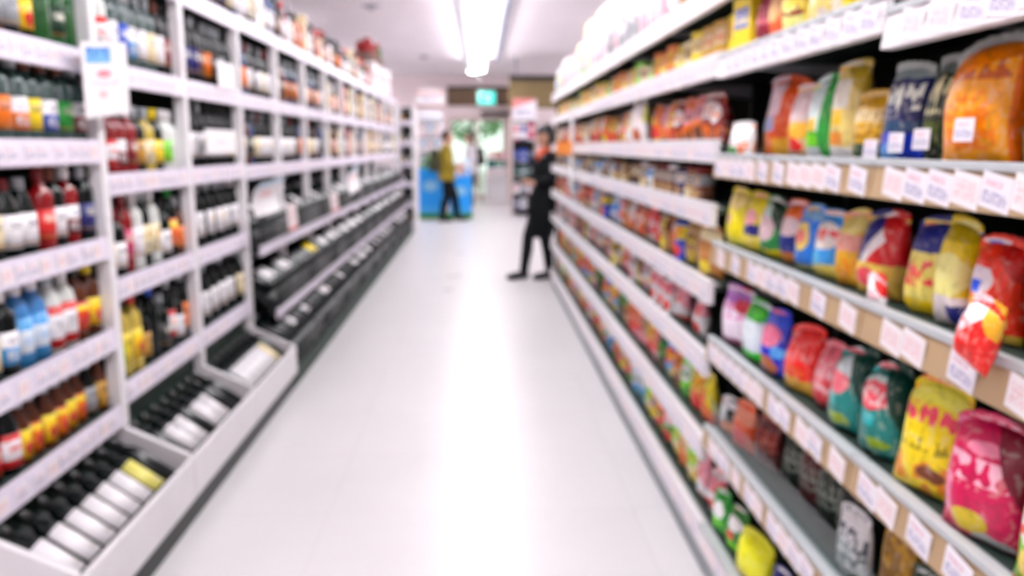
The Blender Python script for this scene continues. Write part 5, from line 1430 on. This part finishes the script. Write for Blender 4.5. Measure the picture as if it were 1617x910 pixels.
# checkout counter before the doors
ck = empty('checkout_counter', (.16, 20.6, 0))
tag(ck, 'low white checkout counter standing before the entrance doors', 'counter')
obj('counter_body', MB().box(0, .55, 0, .5, .0, .62, .02).mesh('counter_body', M_BIN), ck)
obj('counter_top', MB().box(-.02, .57, -.02, .52, .622, .66, .01).mesh('counter_top', M_POST), ck)
obj('counter_rack', MB().box(.02, .53, .1, .48, .662, .86, .02).mesh('counter_rack', solid('rack_white', (.90, .86, .87), .5)), ck)
for q, (c, w) in enumerate(((('teal', 'dark-green', 'teal'), .18), (('teal', 'green', 'white'), .16), (('dark-green', 'teal', 'grey'), .12))):
    carton('counter_box', w, .2, .20, c, (.16 + .13 + .17 * q, 20.88, .8615), 0, f'{c[0]} box on the checkout counter rack, {ORD[q]} along', 'boxes on the checkout counter')
for q, c in enumerate((('pink', 'white', 'grey'), ('red', 'maroon', 'white'), ('pink', 'grey', 'white'))):
    carton('counter_box', .13, .14, .22, c, (.16 + .13 + .17 * q, 20.88, 1.0630), 0, f'{c[0]} box stacked on a teal box at the checkout, {ORD[q]} along', 'upper boxes on the checkout counter')
fp = empty('folded_cart', (-.10, 20.2, 0))
tag(fp, 'dark brown shopping trolley parked beside the man in white', 'shopping trolley')
bk = MB()
for q in range(6):
    z = .40 + .09 * q
    bk.tube([(-.2, -.15, z), (.2, -.15, z), (.2, .15, z), (-.2, .15, z), (-.2, -.15, z)], .008, 6)
for x in (-.2, -.07, .07, .2):
    for y in (-.15, .15):
        bk.tube([(x, y, .40), (x, y, .85)], .006, 6)
fp.name = 'shopping_trolley'
obj('basket', bk.mesh('basket', solid('brown_wire', (.34, .24, .12), .5)), fp)
for x in (-.17, .17):
    obj('leg', MB().tube([(x, 0, .41), (x, 0, .06)], .012, 6).mesh('leg', M_BLACK), fp)
    obj('wheel', MB().lathe([(0, -.012), (.04, -.012), (.045, 0), (.04, .012), (0, .012)], 14).mesh('wheel', M_BLACK), fp, (x, 0, .045), (0, PI / 2, 0))
obj('handle', MB().tube([(-.2, -.16, .86), (-.2, -.22, .95), (.2, -.22, .95), (.2, -.16, .86)], .012, 8).mesh('handle', M_TRIMDK), fp)

# ------------------------------------------------------------------ world, camera, view
w = bpy.data.worlds.new('daylight')
sc.world = w
w.use_nodes = True
bg = w.node_tree.nodes['Background']
bg.inputs[0].default_value = (0.93, 1.0, 0.95, 1)
bg.inputs[1].default_value = 1.5

cam = bpy.data.cameras.new('camera')
co = bpy.data.objects.new('camera', cam)
COL.objects.link(co)
co.location = (0, 0, 1.42)
co.rotation_euler = (R(90 - 9.97), 0, R(-2.3))
cam.sensor_width = 36.0
cam.lens = 1280.0 / 1617.0 * 36.0
cam.clip_start = 0.02
cam.clip_end = 200
cam.dof.use_dof = True            # the photograph is focused far too near: everything in it is soft
cam.dof.focus_distance = 0.45
cam.dof.aperture_fstop = 5.9
sc.camera = co
sc.view_settings.view_transform = 'Standard'
sc.view_settings.look = 'None'
sc.view_settings.exposure = 0.10
sc.view_settings.gamma = 1.0
sc.view_settings.use_curve_mapping = False
sc.cycles.use_denoising = True
sc.cycles.max_bounces = 8
sc.cycles.diffuse_bounces = 4
